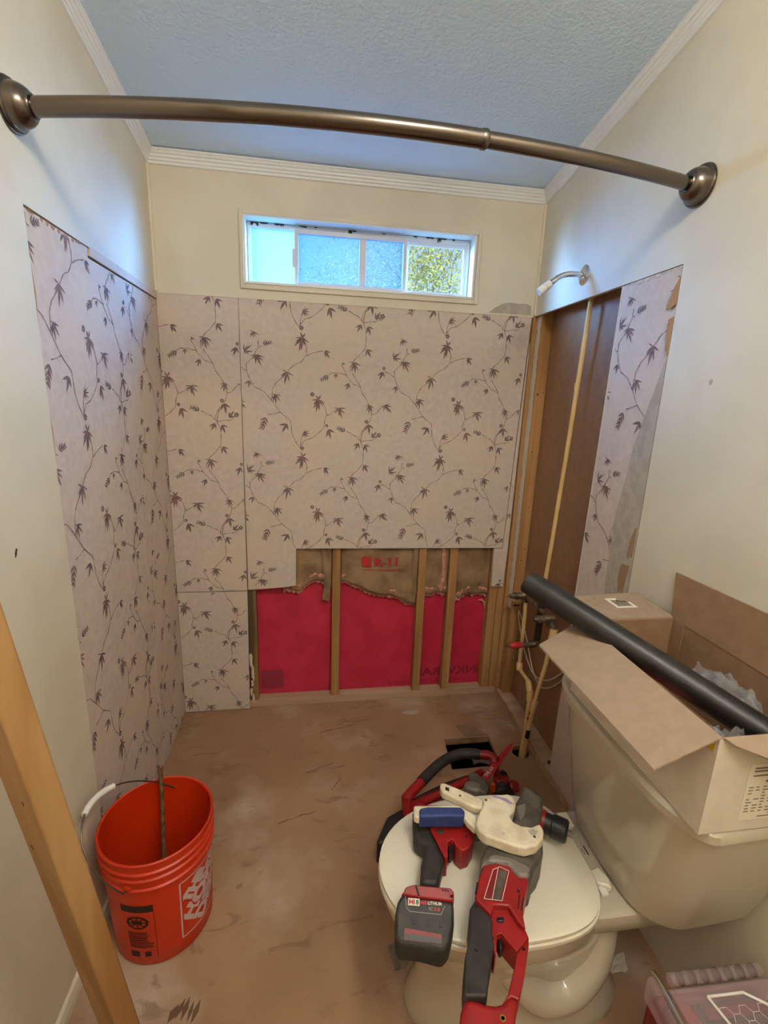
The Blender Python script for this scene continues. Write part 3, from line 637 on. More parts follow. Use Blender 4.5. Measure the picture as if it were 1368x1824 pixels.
RD_SW=[(0.927, -1.379), (0.939, -1.36), (0.967, -1.365), (0.974, -1.396), (0.983, -1.409), (0.983, -1.42), (0.953, -1.438), (0.942, -1.418), (0.937, -1.406), (0.927, -1.407), (0.914, -1.438), (0.911, -1.437), (0.916, -1.412), (0.925, -1.39), (0.924, -1.372)]
RD_DBAR=[(0.989, -1.399), (0.989, -1.413), (0.983, -1.426), (0.958, -1.464), (0.93, -1.501), (0.92, -1.495), (0.9, -1.502), (0.914, -1.492), (0.93, -1.471), (0.943, -1.453), (0.959, -1.428), (0.972, -1.408)]
RD_FOOT=[(0.931, -1.499), (0.917, -1.519), (0.905, -1.542), (0.815, -1.531), (0.828, -1.503), (0.841, -1.486), (0.853, -1.489), (0.872, -1.498), (0.888, -1.502), (0.9, -1.501), (0.914, -1.492)]
RD_TRIG=[(0.934, -1.393), (0.946, -1.393), (0.947, -1.402), (0.937, -1.412), (0.936, -1.421), (0.928, -1.424), (0.928, -1.413)]
PC_JAW=[(0.958, -1.198), (0.986, -1.165), (0.987, -1.151), (1.023, -1.143), (1.056, -1.144), (1.064, -1.155), (1.062, -1.174), (1.05, -1.191), (1.035, -1.202), (1.036, -1.22), (1.05, -1.232), (1.071, -1.237), (1.094, -1.231), (1.095, -1.248), (1.084, -1.266), (1.061, -1.281), (1.034, -1.284), (1.012, -1.276), (0.96, -1.246), (0.951, -1.231), (0.949, -1.214)]
PC_UP=[(0.903, -1.084), (0.913, -1.084), (0.965, -1.122), (0.994, -1.147), (0.983, -1.169), (0.967, -1.165), (0.901, -1.112), (0.898, -1.097)]
PC_LOW=[(0.825, -1.139), (0.932, -1.149), (0.948, -1.164), (0.965, -1.184), (0.958, -1.214), (0.95, -1.215), (0.938, -1.194), (0.936, -1.183), (0.827, -1.173), (0.819, -1.168)]
PC_GRIP=[(0.835, -1.152), (0.856, -1.149), (0.935, -1.159), (0.94, -1.173), (0.934, -1.188), (0.894, -1.182), (0.83, -1.176)]
ID_BRED=[(0.771, -1.297, 0.484), (0.777, -1.29, 0.487), (0.794, -1.287, 0.487), (0.87, -1.302, 0.486), (0.875, -1.309, 0.484), (0.871, -1.323, 0.477), (0.766, -1.3, 0.482)]
ID_BBLK=[(0.766, -1.3, 0.482), (0.871, -1.323, 0.477), (0.864, -1.352, 0.462), (0.849, -1.378, 0.448), (0.833, -1.386, 0.442), (0.794, -1.374, 0.446), (0.752, -1.366, 0.448), (0.745, -1.355, 0.453), (0.75, -1.325, 0.469), (0.757, -1.309, 0.477)]
ID_BLAB=[(0.776, -1.306, 0.479), (0.777, -1.323, 0.471), (0.781, -1.326, 0.47), (0.841, -1.336, 0.469), (0.852, -1.325, 0.475)]
ID_TXT=[(0.779, -1.309, 0.478), (0.801, -1.315, 0.477), (0.777, -1.318, 0.474), (0.801, -1.32, 0.474), (0.843, -1.33, 0.472), (0.814, -1.328, 0.471), (0.841, -1.334, 0.47)]
ID_BLAB2=[(0.765, -1.347, 0.459), (0.836, -1.364, 0.454), (0.832, -1.376, 0.448), (0.762, -1.362, 0.45)]
BLADE=[(1.376, -0.525, 0.15), (1.353, -0.534, 0.15), (1.279, -0.596, 0.15), (1.19, -0.677, 0.15), (1.201, -0.702, 0.15), (1.243, -0.664, 0.15), (1.355, -0.556, 0.15)]
SHOE=[(1.146, -0.663, 0.15), (1.161, -0.655, 0.15), (1.174, -0.66, 0.15), (1.201, -0.696, 0.15), (1.198, -0.737, 0.15), (1.178, -0.757, 0.15), (1.149, -0.731, 0.15), (1.138, -0.695, 0.15)]
SAWRED=[(1.296, -0.599, 0.1), (1.318, -0.617, 0.1), (1.312, -0.655, 0.1), (1.293, -0.677, 0.1), (1.256, -0.667, 0.1), (1.251, -0.642, 0.1), (1.265, -0.618, 0.1)]
GREYBOOT=[(1.156, -0.697, 0.15), (1.178, -0.717, 0.15), (1.162, -0.75, 0.15), (1.127, -0.74, 0.15), (1.107, -0.715, 0.15), (1.128, -0.694, 0.15)]
SAWBLK=[(1.249, -0.681, 0.12), (1.278, -0.672, 0.12), (1.287, -0.698, 0.12), (1.274, -0.728, 0.12), (1.223, -0.723, 0.12), (1.235, -0.698, 0.12)]
BS_H=[(0.903, -0.738, 0.15), (0.935, -0.708, 0.15), (0.967, -0.677, 0.15), (1.008, -0.639, 0.15), (1.057, -0.599, 0.15), (1.112, -0.569, 0.15), (1.167, -0.559, 0.15), (1.221, -0.57, 0.15), (1.255, -0.577, 0.15), (1.272, -0.596, 0.15), (1.25, -0.633, 0.15), (1.213, -0.648, 0.15)]
BS_BEAM=[(0.924, -0.707, 0.09), (0.975, -0.688, 0.09), (1.061, -0.656, 0.09), (1.164, -0.615, 0.09), (1.232, -0.584, 0.09)]
BS_RAIL=[(0.979, -0.671, 0.09), (1.067, -0.633, 0.09), (1.168, -0.603, 0.09)]
BS_BASE=[(0.841, -0.746, 0.09), (0.914, -0.712, 0.09), (0.934, -0.725, 0.09), (0.838, -0.776, 0.09), (0.796, -0.83, 0.09)]
# ------------------------------------------------------------------ shower rod
def rod_y(x): return -.850-.098*(1-((x-.762)/.762)**2)
t = thing('shower_rod', 'curved brushed nickel shower curtain rod spanning wall to wall', 'shower rod', (.762, -.948, 1.975))
ROZ = 1.994
xs = [.03+i*(.905/24) for i in range(25)]
MB().tube([(x, rod_y(x), ROZ) for x in xs], .0175, 20).build('rod_tube', 'nickel', t, smooth=True)
xs = [.935+i*(.56/16) for i in range(17)]
MB().tube([(x, rod_y(x), ROZ) for x in xs], .0155, 20).build('rod_tube', 'nickel', t, smooth=True)
MB().tube([(.930, rod_y(.930), ROZ), (.934, rod_y(.934), ROZ), (.942, rod_y(.942), ROZ), (.946, rod_y(.946), ROZ)], [.0175, .0190, .0190, .016], 20).build('joint_collar', 'nickel', t, smooth=True)
fl = [(.046, 0), (.0475, .003), (.0465, .006), (.0440, .007), (.0445, .010), (.0425, .012), (.0395, .013), (.0385, .018), (.0370, .024), (.0345, .031), (.0305, .037), (.0260, .0415), (.0225, .0435), (.0218, .046), (.0205, .0475), (.0175, .0475)]
for x, d in ((.0022, 1), (W-.0022, -1)):
    MB().lathe(fl, (x, rod_y(.03), ROZ), (d, -.12*1, 0) if d > 0 else (d, -.12, 0), n=36).build('wall_flange', 'nickel', t, smooth=True)

# ------------------------------------------------------------------ shower arm
t = thing('shower_outlet', 'chrome shower arm with white threaded nipple, high on the right wall', 'shower arm', (W-.002, -.365, 1.87))
MB().lathe([(.033, 0), (.033, .003), (.029, .006), (.018, .010), (.0115, .012)], (W-.0022, -.365, 1.906), (-1, 0, 0), n=30).build('flange', 'chrome', t, smooth=True)
arm = [(W-.002, -.365, 1.906), (1.49, -.363, 1.907), (1.465, -.361, 1.906), (1.445, -.360, 1.901), (1.428, -.359, 1.892), (1.411, -.358, 1.879), (1.400, -.357, 1.870)]
MB().tube(arm, .0098, 16).build('arm_tube', 'chrome', t, smooth=True)
a, b = Vector((1.403, -.357, 1.8725)), Vector((1.365, -.355, 1.842))
MB().tube([a, a+(b-a)*.40, a+(b-a)*.44, a+(b-a)*.46, a+(b-a)*.5, b], [.0135, .0135, .0105, .0105, .0145, .0135], 18, caps=False).build('nipple', 'whiteplastic', t, smooth=True)
MB().lathe([(.0134, 0), (.0115, .001), (.0095, -.012), (.0, -.012)], b, (b-a), n=18).build('nipple_bore', 'whiteplastic', t)

# ------------------------------------------------------------------ shower plumbing in the bay
t = thing('shower_plumbing', 'cream pipes and tarnished two-handle shower valve in the open bay', 'plumbing', (1.50, -.33, -.05))
MB().tube([(1.556, -.372, 1.90), (1.553, -.375, 1.83), (1.552, -.345, 1.30), (1.548, -.318, .85), (1.545, -.310, .715)], .0085, 14).build('riser_pipe', 'cpvc', t, smooth=True)
MB().tube([(1.545, -.3105, .720), (1.545, -.310, .695)], .0125, 14).build('riser_fitting', 'cpvc', t, smooth=True)
MB().tube([(1.551, -.3585, 1.545), (1.551, -.357, 1.52)], .0096, 14).build('riser_fitting', 'cpvc', t, smooth=True)
MB().tube([(1.545, -.311, .700), (1.543, -.312, .62), (1.541, -.313, .50), (1.540, -.313, .470)], .0142, 14).build('drop_pipe', 'blackiron', t, smooth=True)
MB().tube([(1.54, -.150, .618), (1.54, -.27, .622), (1.54, -.40, .620)], .0115, 12).build('crossbar', 'bronze', t, smooth=True)
for y, z in ((-.165, .619), (-.398, .620)):
    MB().tube([(1.556, y, z), (1.53, y, z), (1.525, y, z), (1.49, y, z), (1.487, y, z), (1.468, y, z)], [.017, .0195, .0165, .0165, .0115, .009], 16).build('valve_body', 'bronze', t, smooth=True)
    MB().tube([(1.470, y, z), (1.455, y, z)], .004, 10).build('valve_stem', 'bronze', t, smooth=True)
    MB().tube([(1.54, y, z), (1.54, y-.001, z-.035)], .0135, 14).build('valve_inlet', 'bronze', t, smooth=True)
MB().tube([(1.54, -.313, .480), (1.538, -.313, .466), (1.528, -.313, .460), (1.505, -.313, .459)], [.015, .016, .015, .013], 14).build('elbow', 'bronze', t, smooth=True)
MB().tube([(1.52, -.313, .459), (1.470, -.313, .459)], .0105, 12).build('spout_stub', 'dusty', t, smooth=True)
MB().tube([(1.474, -.313, .459), (1.470, -.313, .459), (1.424, -.313, .459), (1.420, -.313, .459)], [.011, .0138, .0132, .0105], 14).build('red_tape_wrap', 'redtape', t, smooth=True, label='red tape wound round the spout stub')
MB().tube([(1.422, -.313, .459), (1.405, -.313, .459)], .008, 12).build('stub_end', 'bronze', t, smooth=True)
LP = [(1.54, -.178, .590), (1.540, -.182, .45), (1.538, -.188, .280), (1.536, -.196, .266), (1.512, -.345, .296), (1.508, -.368, .285), (1.504, -.378, .26), (1.490, -.402, .10), (1.478, -.400, -.10)]
MB().tube(LP, .0088, 14).build('supply_pipe', 'cpvc', t, smooth=True)
RP = [(1.536, -.440, .585), (1.522, -.440, .44), (1.506, -.430, .30), (1.490, -.424, .13), (1.482, -.420, -.10)]
MB().tube(RP, .0088, 14).build('supply_pipe', 'cpvc', t, smooth=True)
for p, q, r in (((1.538, -.188, .295), (1.535, -.200, .262), .0145), ((1.513, -.335, .294), (1.505, -.374, .270), .0140), ((1.506, -.374, .275), (1.501, -.384, .235), .0132), ((1.538, -.440, .596), (1.533, -.440, .548), .0148), ((1.503, -.429, .265), (1.497, -.427, .215), .0138)):
    p, q = Vector(p), Vector(q); MB().tube([p, p+(q-p)*.12, p+(q-p)*.88, q], [r*.92, r, r, r*.92], 14).build('coupling', 'cpvc', t, smooth=True)
MB().tube([(1.5, -.398, .165), (1.4985, -.400, .155)], .0092, 14).build('tape_band', 'redtape', t)
MB().tube([(1.4905, -.4245, .125), (1.4885, -.424, .085)], .0093, 14).build('dirty_band', 'blackiron', t)
MB().tube([(1.54, -.398, .612), (1.539, -.43, .600), (1.536, -.440, .59)], .012, 14).build('valve_elbow', 'bronze', t, smooth=True)
def cable(pts, lab):
    out = spl(pts, 8)
    return tag(MB().tube(out, .0032, 8).build('cable', 'cable', smooth=True), lab, 'cable', None)
cable([(1.574, -.0475, .480), (1.572, -.085, .42), (1.570, -.17, .33), (1.570, -.27, .285), (1.572, -.38, .325), (1.578, -.48, .43), (1.582, -.55, .56)], 'slack white cable from the corner stud, lower loop behind the pipes')
cable([(1.575, -.0475, .490), (1.573, -.10, .46), (1.571, -.18, .385), (1.571, -.25, .30), (1.571, -.33, .265), (1.573, -.42, .32), (1.579, -.53, .45)], 'slack white cable from the corner stud, upper loop behind the pipes')

# ------------------------------------------------------------------ toilet
TC = -1.2
t = thing('toilet', 'off white two-piece toilet with closed lid against the right wall', 'toilet', (1.15, TC, 0))
def oval(xf, xb, b, z, ef=2.0, eb=2.0, n=56, cy=TC):
    xc = xf + (xb-xf)*.52; ring = []
    for k in range(n):
        a = 2*PI*k/n; c_, s_ = math.cos(a), math.sin(a)
        e_ = eb if c_ > 0 else ef
        rx = (xb-xc) if c_ > 0 else (xc-xf)
        ring.append((xc+rx*math.copysign(abs(c_)**(2/e_), c_), cy+b*math.copysign(abs(s_)**(2/e_), s_), z))
    return ring
def morph(r1, r2, f): return [tuple(Vector(a)*(1-f)+Vector(b)*f) for a, b in zip(r1, r2)]
rings = [oval(.815, 1.36, .112, .0, 2.2, 3), oval(.812, 1.36, .114, .03, 2.2, 3), oval(.826, 1.34, .104, .06, 2.2, 3), oval(.836, 1.33, .098, .12, 2.2, 3), oval(.826, 1.31, .104, .19, 2.2, 2.8),
         oval(.800, 1.29, .126, .255, 2.2, 2.6), oval(.772, 1.27, .152, .31, 2.1, 2.6), oval(.752, 1.255, .168, .345, 2.1, 2.6), oval(.745, 1.25, .173, .372, 2.1, 2.6), oval(.746, 1.25, .173, .388, 2.1, 2.6), oval(.756, 1.24, .165, .396, 2.1, 2.6)]
MB().loft(rings).build('bowl', 'porc', t, smooth=True)
dk = [oval(1.10, 1.47, .120, .325, 4, 6), oval(1.08, 1.485, .132, .345, 4, 7), oval(1.08, 1.49, .136, .372, 4, 7), oval(1.085, 1.488, .134, .388, 4, 7), oval(1.10, 1.475, .125, .394, 4, 7)]
MB().loft(dk).build('deck', 'porc', t, smooth=True)
tp = spl([(*p, r) for p, r in zip([(1.00, TC-.070, .25), (1.05, TC-.084, .19), (1.11, TC-.090, .13), (1.18, TC-.090, .125), (1.235, TC-.084, .18), (1.26, TC-.070, .26), (1.27, TC-.05, .33)], [.028, .040, .045, .045, .042, .038, .03])])
tw = MB().tube([p.xyz for p in tp], [p[3] for p in tp], 28)
tw.build('trapway', 'porc', t, smooth=True)
MB().lathe([(.018, 0), (.018, .008), (.012, .016), (0, .018)], (1.17, TC-.112, .02), (0, -1, 0), n=18).build('bolt_cap', 'porc', t, smooth=True)
st_r = [oval(.740, 1.222, .178, .3965, 2.1, 3.4), oval(.736, 1.226, .181, .402, 2.1, 3.4), oval(.737, 1.226, .180, .410, 2.1, 3.4), oval(.744, 1.22, .174, .4125, 2.1, 3.4)]
MB().loft(st_r).build('seat', 'porclid', t, smooth=True)
ld = [oval(.744, 1.220, .173, .413, 2.1, 3.4), oval(.738, 1.224, .178, .416, 2.1, 3.4), oval(.738, 1.224, .178, .4225, 2.1, 3.4), oval(.744, 1.220, .173, .4258, 2.1, 3.4), oval(.80, 1.18, .13, .4272, 2.1, 3.2), oval(.92, 1.08, .05, .4278, 2, 2.4)]
MB().loft(ld).build('lid', 'porclid', t, smooth=True)
# broken hinge cover on the near side, plain one on the far side
MB().ext([(1.226, -1.245), (1.252, -1.238), (1.262, -1.268), (1.255, -1.290), (1.242, -1.282), (1.228, -1.275)], 2, .394, .412).build('hinge_cover', 'porclid', t, bevel=.004, label='broken hinge cover')
MB().box(1.228, 1.245, -1.296, -1.276, .394, .404).build('hinge_post', 'whiteplastic', t, bevel=.002)
MB().box(1.226, 1.258, -1.13, -1.085, .394, .412).build('hinge_cover', 'porclid', t, bevel=.005)
mb = MB(); mb.box(1.2555, 1.2585, -1.196, -1.172, .3942, .3946)
for k in range(4): mb.box(1.248, 1.2495, -1.193+k*.004, -1.191+k*.004, .3942, .3946)
mb.build('maker_stamp', 'inkblack', t, label='tiny printed stamp on the deck')
def tank_ring(xf, y0, y1, xb, z, r, bow):
    cy = (y0+y1)/2; hw = abs(y1-y0)/2; ring = []
    pts = [(xb, cy-hw*.97), ]
    n = 18
    for k in range(-n, n+1):
        s = k/n; yy = hw*math.copysign(min(1, 1-(1-abs(s))**1.6), s) if abs(s) > 0 else 0
        ff = (abs(yy)/hw); uu = max(0, ff-.58)/.42; x = xf+bow*ff**2+r*1.5*(1-math.sqrt(max(0, 1-uu*uu)))
        pts.append((x, cy+yy))
    pts.append((xb, cy+hw*.97))
    return [(a, b, z) for a, b in pts]
tk = [tank_ring(1.288, -1.372, -1.045, 1.503, .396, .05, .02), tank_ring(1.268, -1.384, -1.035, 1.508, .404, .05, .02), tank_ring(1.260, -1.40, -1.02, 1.510, .46, .052, .018), tank_ring(1.247, -1.440, -.985, 1.513, .62, .046, .016), tank_ring(1.240, -1.454, -.972, 1.515, .716, .040, .016)]
MB().loft(tk).build('tank', 'porc', t, smooth=True)
tl = [tank_ring(1.236, -1.458, -.968, 1.516, .7165, .034, .016), tank_ring(1.227, -1.467, -.958, 1.517, .724, .034, .016), tank_ring(1.226, -1.468, -.957, 1.517, .742, .034, .016), tank_ring(1.232, -1.462, -.963, 1.515, .7505, .034, .016), tank_ring(1.246, -1.449, -.976, 1.512, .753, .032, .016)]
MB().loft(tl).build('tank_lid', 'porc', t, smooth=True)

# ------------------------------------------------------------------ bucket
BX, BY = .172, -.918
t = thing('bucket', 'orange plastic bucket with white lettering by the left wall', 'bucket', (BX, BY, 0))
BH = .346
def br(z): return .1255+(.1385-.1255)*z/BH
prof = [(.116, .0), (.122, .002), (.1255, .008)] + [(br(z), z) for z in (.06, .12, .18, .235, .255)]
prof += [(br(.262), .262), (br(.262)+.006, .264), (br(.262)+.006, .268), (br(.27)+.001, .271), (br(.29)+.001, .290), (br(.29)+.006, .293), (br(.29)+.006, .297), (br(.30)+.001, .300), (br(.312)+.001, .312), (br(.312)+.0065, .315), (br(.312)+.0065, .319), (br(.32)+.002, .322), (br(.34)+.002, .338), (br(.345)+.0045, .340), (br(.345)+.0045, .346), (br(.345)+.001, .348), (br(.345)-.002, .346), (br(.30)-.003, .30), (br(.1)-.003, .1), (br(.01)-.003, .010), (.11, .006), (0, .006)]
MB().lathe(prof, (BX, BY, 0), n=72).build('pail', 'orange', t, smooth=True)
def bwrap(th0, z0, lift=.0008):
    # a flat print laid round the pail: u along the girth, v up
    def f(u, v):
        z = z0+v; r = br(z)+lift; a = th0+u/.132
        return (BX+r*math.cos(a), BY+r*math.sin(a), z)
    return f
def wrap_poly(mb, poly, f, mi=0): mb.add([f(a, b) for a, b in poly], [tuple(range(len(poly)))], mi)
def wrap_line(mb, a, b, w, f, n=14, mi=0):
    dx, dy = b[0]-a[0], b[1]-a[1]; L = math.hypot(dx, dy); nx, ny = -dy/L*w/2, dx/L*w/2
    for k in range(n):
        s0, s1 = k/n, (k+1)/n
        wrap_poly(mb, [(a[0]+dx*s0-nx, a[1]+dy*s0-ny), (a[0]+dx*s1-nx, a[1]+dy*s1-ny), (a[0]+dx*s1+nx, a[1]+dy*s1+ny), (a[0]+dx*s0+nx, a[1]+dy*s0+ny)], f, mi)
f = bwrap(math.radians(-54), .055)
mb = MB(); sz = .185
for a, b in (((0, 0), (0, sz)), ((0, sz), (sz, sz)), ((sz, sz), (sz, 0)), ((sz, 0), (0, 0))): wrap_line(mb, a, b, .004, f)
for txt, size, off, start in (('THE', .045, .052, .085), ('HOME', .062, .004, .045), ('DEPOT', .062, -.048, .045)):
    vs, fs = text_geo(txt, size, .004, 0, .92)
    w0 = min(v.x for v in vs); w1 = max(v.x for v in vs)
    c45 = math.sqrt(.5)
    for fc in fs:
        q = []
        for i in fc:
            v = vs[i]; x = v.x-w0+start; y = v.y+off
            q.append((c45*(x-y)-.005, c45*(x+y)+.005))
        q = clip(q, .006, sz-.006, .006, sz-.006)
        if len(q) >= 3: wrap_poly(mb, q, f)
mb.build('printed_logo', 'inkwhite', t, fix=False, label='white square outline with slanted stencil lettering')
f = bwrap(math.radians(-117), .035)
mb = MB()
wrap_line(mb, (.0, .168), (.082, .168), .022, f)
wrap_line(mb, (.082, .0), (.082, .157), .0012, f)
for k in range(28):
    a0, a1 = 2*PI*k/28, 2*PI*(k+1)/28
    wrap_poly(mb, [(.040+.028*math.cos(a0), .122+.022*math.sin(a0)), (.040+.028*math.cos(a1), .122+.022*math.sin(a1)), (.040+.022*math.cos(a1), .122+.017*math.sin(a1)), (.040+.022*math.cos(a0), .122+.017*math.sin(a0))], f)
for k in range(8):
    a0 = 2*PI*k/8; wrap_line(mb, (.040, .122), (.040+.025*math.cos(a0), .122+.02*math.sin(a0)), .003, f, 3)
wrap_poly(mb, [(.022, .122), (.03, .130), (.045, .131), (.055, .124), (.05, .117), (.03, .116)], f)
rs = random.Random(4)
for k in range(9): wrap_line(mb, (.012, .088-k*.0065), (.012+rs.uniform(.045, .066), .088-k*.0065), .0032, f, 6)
wrap_line(mb, (.012, .012), (.036, .012), .020, f, 5); wrap_line(mb, (.050, .012), (.066, .012), .018, f, 4)
mb.build('printed_notice', 'inkblack', t, fix=False, label='black printed notice with a wheel emblem')
Fp, Bp, Mp = Vector((.135, BY-.138, .272)), Vector((.209, BY+.138, .272)), Vector((.033, -.945, .440))
cc = (Fp+Bp)/2
pts = []
for k in range(25):
    an = PI*k/24; pts.append(cc+(Fp-cc)*math.cos(an)*1.05+(Mp-cc)*math.sin(an))
MB().tube([Fp+Vector((.0, .006, 0))]+pts+[Bp+Vector((0, -.006, 0))], .0021, 8).build('wire_handle', 'steel', t, smooth=True)
g = pts[10:16]
MB().tube(g, .0082, 14).build('handle_grip', 'whiteplastic', t, smooth=True, label='white plastic grip')
for p in (Fp, Bp):
    d = (p-Vector((BX, BY, p.z))).normalized()
    MB().lathe([(.013, 0), (.013, .005), (.009, .008), (0, .009)], p-d*.010, d, n=18).build('handle_ear', 'orange', t, smooth=True)
tag(MB().tube([(.146, -.790, .387), (.152, -.812, .32), (.167, -.900, .012)], [.0062, .0062, .0062], 10).build('metal_rod', 'rustrod', smooth=True), 'weathered thin metal rod standing in the orange bucket', 'rod')

# ------------------------------------------------------------------ leaning two by four
d = Vector((.029, .1525, -.988)).normalized(); foot = Vector((.209, -1.256, 0.0))
side = Vector((.80, -.60, 0)); n_ = Vector((.60, .80, 0)); n_ = (n_-d*n_.dot(d)).normalized(); s_ = d.cross(n_).normalized()
def lring(p, flat=False):
    out = []
    for a, b in ((-.0445, -.019), (.0445, -.019), (.0445, .019), (-.0445, .019)):
        q = p+s_*a+n_*b
        if flat: q = q-d*(q.z/d.z)
        out.append(q)
    return out
top = foot-d*2.30
lum = MB().loft([lring(foot, True), lring(foot-d*.8), lring(foot-d*1.6), lring(top)]).build('lumber', 'lumber', bevel=.003)
tag(lum, 'rough pine two by four leaning in the left foreground', 'lumber')
for (h, a, sx, sz_) in ((.62, .018, .004, .006), (.78, -.022, .0045, .006), (.90, .01, .0035, .004), (.50, .025, .002, .012), (.42, -.01, .004, .005)):
    p = foot-d*h-n_*.0195+s_*a
    ring = [p+s_*sx*math.cos(k*PI/6)-d*sz_*math.sin(k*PI/6) for k in range(12)]
    MB().prism(ring, [q+n_*.001 for q in ring]).build('knot', mat('pine_knot', C8(110, 70, 36), .8) if h > .7 else 'kraftedge', lum)

# ------------------------------------------------------------------ open carton on the tank
X0, X1, Y0, Y1, Z0, Z1 = 1.243, 1.503, -1.465, -1.047, .7535, .945
t = thing('cardboard_box', 'open white cardboard carton on the toilet tank', 'box', ((X0+X1)/2, (Y0+Y1)/2, Z0))
TH = .004
def twoskin(name, outer, inner_m, outer_m, nrm, lab=None):
    """one card sheet: outer_m on its given face, inner_m on the face shifted by nrm"""
    n_ = Vector(nrm)*TH; mb = MB(); k = len(outer)
    mb.add([Vector(p) for p in outer], [tuple(range(k))], 0)
    mb.add([Vector(p)+n_ for p in outer], [tuple(range(k))], 1)
    vs = [Vector(p) for p in outer]+[Vector(p)+n_ for p in outer]
    mb.add(vs, [(i, (i+1) % k, k+(i+1) % k, k+i) for i in range(k)], 1)
    return mb.build(name, [outer_m, inner_m], t, fix=False, label=lab)
twoskin('wall', [(X0, Y0+.0002, Z0), (X0, Y1-.0002, Z0), (X0, Y1-.0002, Z1), (X0, Y0+.0002, Z1)], 'cardin', 'cardwhite', (1, 0, 0))
twoskin('wall', [(X1, Y0+.0002, Z0), (X1, Y1-.0002, Z0), (X1, Y1-.0002, Z1), (X1, Y0+.0002, Z1)], 'cardin', 'cardwhite', (-1, 0, 0))
twoskin('wall', [(X0+.0004, Y1, Z0), (X1-.0004, Y1, Z0), (X1-.0004, Y1, Z1), (X0+.0004, Y1, Z1)], 'cardin', 'cardwhite', (0, -1, 0))
near = twoskin('wall', [(X0+.0004, Y0, Z0), (X1-.0004, Y0, Z0), (X1-.0004, Y0, Z1), (X0+.0004, Y0, Z1)], 'cardin', 'cardwhite', (0, 1, 0))
MB().box(X0+.004, X1-.004, Y0+.004, Y1-.004, Z0+.0002, Z0+.004).build('bottom', 'cardin', t)
twoskin('flap', [(X0+.002, Y0, Z1), (X0+.002, Y1, Z1), (1.126, Y1-.026, .898), (1.126, Y0-.006, .900)], 'card', 'cardwhite', (.3, 0, .95), 'side flap folded down over the left')
far = twoskin('flap', [(X0+.004, Y1, Z1), (X1-.002, Y1, Z1), (X1-.006, Y1+.142, Z1+.006), (X0+.012, Y1+.142, Z1-.003)], 'card', 'cardwhite', (0, 0, 1), 'far flap folded flat, with a small sticker')
twoskin('flap', [(X1-.001, Y0, Z1), (X1-.001, Y1+.006, Z1), (1.5175, Y1+.034, 1.056), (1.5175, Y0-.006, 1.066)], 'cardin', 'cardwhite', (-1, 0, 0), 'wall-side flap standing upright')
twoskin('flap', [(X0+.006, Y0, Z1), (X1-.004, Y0, Z1), (X1-.006, Y0-.10, Z1-.075), (X0+.016, Y0-.012, Z1-.006)], 'card', 'cardwhite', (0, -.3, .95), 'near flap folded outwards')
MB().ext([(X1-.0042, Y1-.0045), (X1-.0042, Y1-.040), (X1-.0062, Y1-.040), (X1-.0062, Y1-.0045)], 2, Z0+.005, Z1-.001).build('glued_seam', 'cardin', t, label='glued seam tab in the inner corner')
mb = MB(); mb.box(1.378, 1.438, Y1+.052, Y1+.112, .9518, .9526)
mb.build('sticker', 'label', far, label='small white sticker')
mb = MB()
for k in range(9): mb.box(1.390, 1.426, Y1+.062+k*.0042, Y1+.0642+k*.0042, .9526, .9530)
mb.box(1.388, 1.3895, Y1+.06, Y1+.10, .9526, .953).box(1.4265, 1.428, Y1+.06, Y1+.10, .9526, .953)
mb.build('sticker_print', 'inkblack', far)
MB().box(1.315, 1.48, Y0-.0008, Y0, .775, .890).build('shipping_label', 'label', near, label='faded printed shipping label')
mb = MB(); rs = random.Random(12)
yy = Y0-.0012
for (x, z, w, h) in [(1.325, .880, .05, .003), (1.325, .874, .05, .003), (1.325, .865, .04, .0028), (1.352, .852, .034, .004)]: mb.box(x, x+w, yy, yy+.0004, z, z+h)
for k in range(9):
    for x in (1.322, 1.336, 1.350, 1.364, 1.378): 
        if rs.random() < .75: mb.box(x, x+rs.uniform(.005, .011), yy, yy+.0004, .842-k*.0062, .8438-k*.0062)
mb.box(1.372, 1.46, yy, yy+.0004, .786, .788).box(1.352, 1.40, yy, yy+.0004, .780, .782)
x = 1.385
while x < 1.47:
    w = rs.choice((.0012, .002, .003)); mb.box(x, x+w, yy, yy+.0004, .868, .882); x += w+rs.choice((.001, .0018))
mb.build('label_print', mat('faded_print', C8(120, 106, 86), .8), near, label='rows of faded print and a barcode')
MB().box(X0-.0006, X0, Y0+.006, Y0+.030, Z1-.030, Z1-.006).build('yellow_mark', mat('yellow_mark', C8(196, 160, 30), .7), t, label='small yellow mark near the corner')
# contents
tag(MB().ext([(1.275, .840), (1.345, .840), (1.345, .868), (1.335, .874), (1.285, .872), (1.275, .866)], 1, -1.30, -1.18).build('packet', mat('red_packet', C8(196, 72, 60), .5, col2=C8(220, 120, 100), scale=40), bevel=.004), 'red printed packet inside the carton', 'packet')
def bag(seed, cx, cy, cz, sx, sy, sz_, lab):
    def f(u, v):
        a = (u-.5)*2; b = (v-.5)*2; p = Vector((a, b, seed))
        n1 = noise.noise(p*2.2)+.5*noise.noise(p*5.0)+.25*abs(noise.noise(p*11))
        return (cx+sx*a*(1+.12*n1), cy+sy*b*(1+.1*noise.noise(p*3+Vector((9, 0, 0)))), cz+sz_*(1-.75*(a*a+b*b)*.6)+.030*n1)
    o = MB().grid(f, 42, 42).build('plastic_bag', 'bag', smooth=False, fix=False)
    md = o.modifiers.new('t', 'SOLIDIFY'); md.thickness = .0006
    return tag(o, lab, 'plastic bag')
bag(1.3, 1.448, -1.265, .862, .040, .085, .040, 'crumpled clear plastic bag in the carton beside the far wall')
bag(5.1, 1.310, -1.405, .862, .050, .040, .035, 'crumpled clear plastic bag in the near corner of the carton')
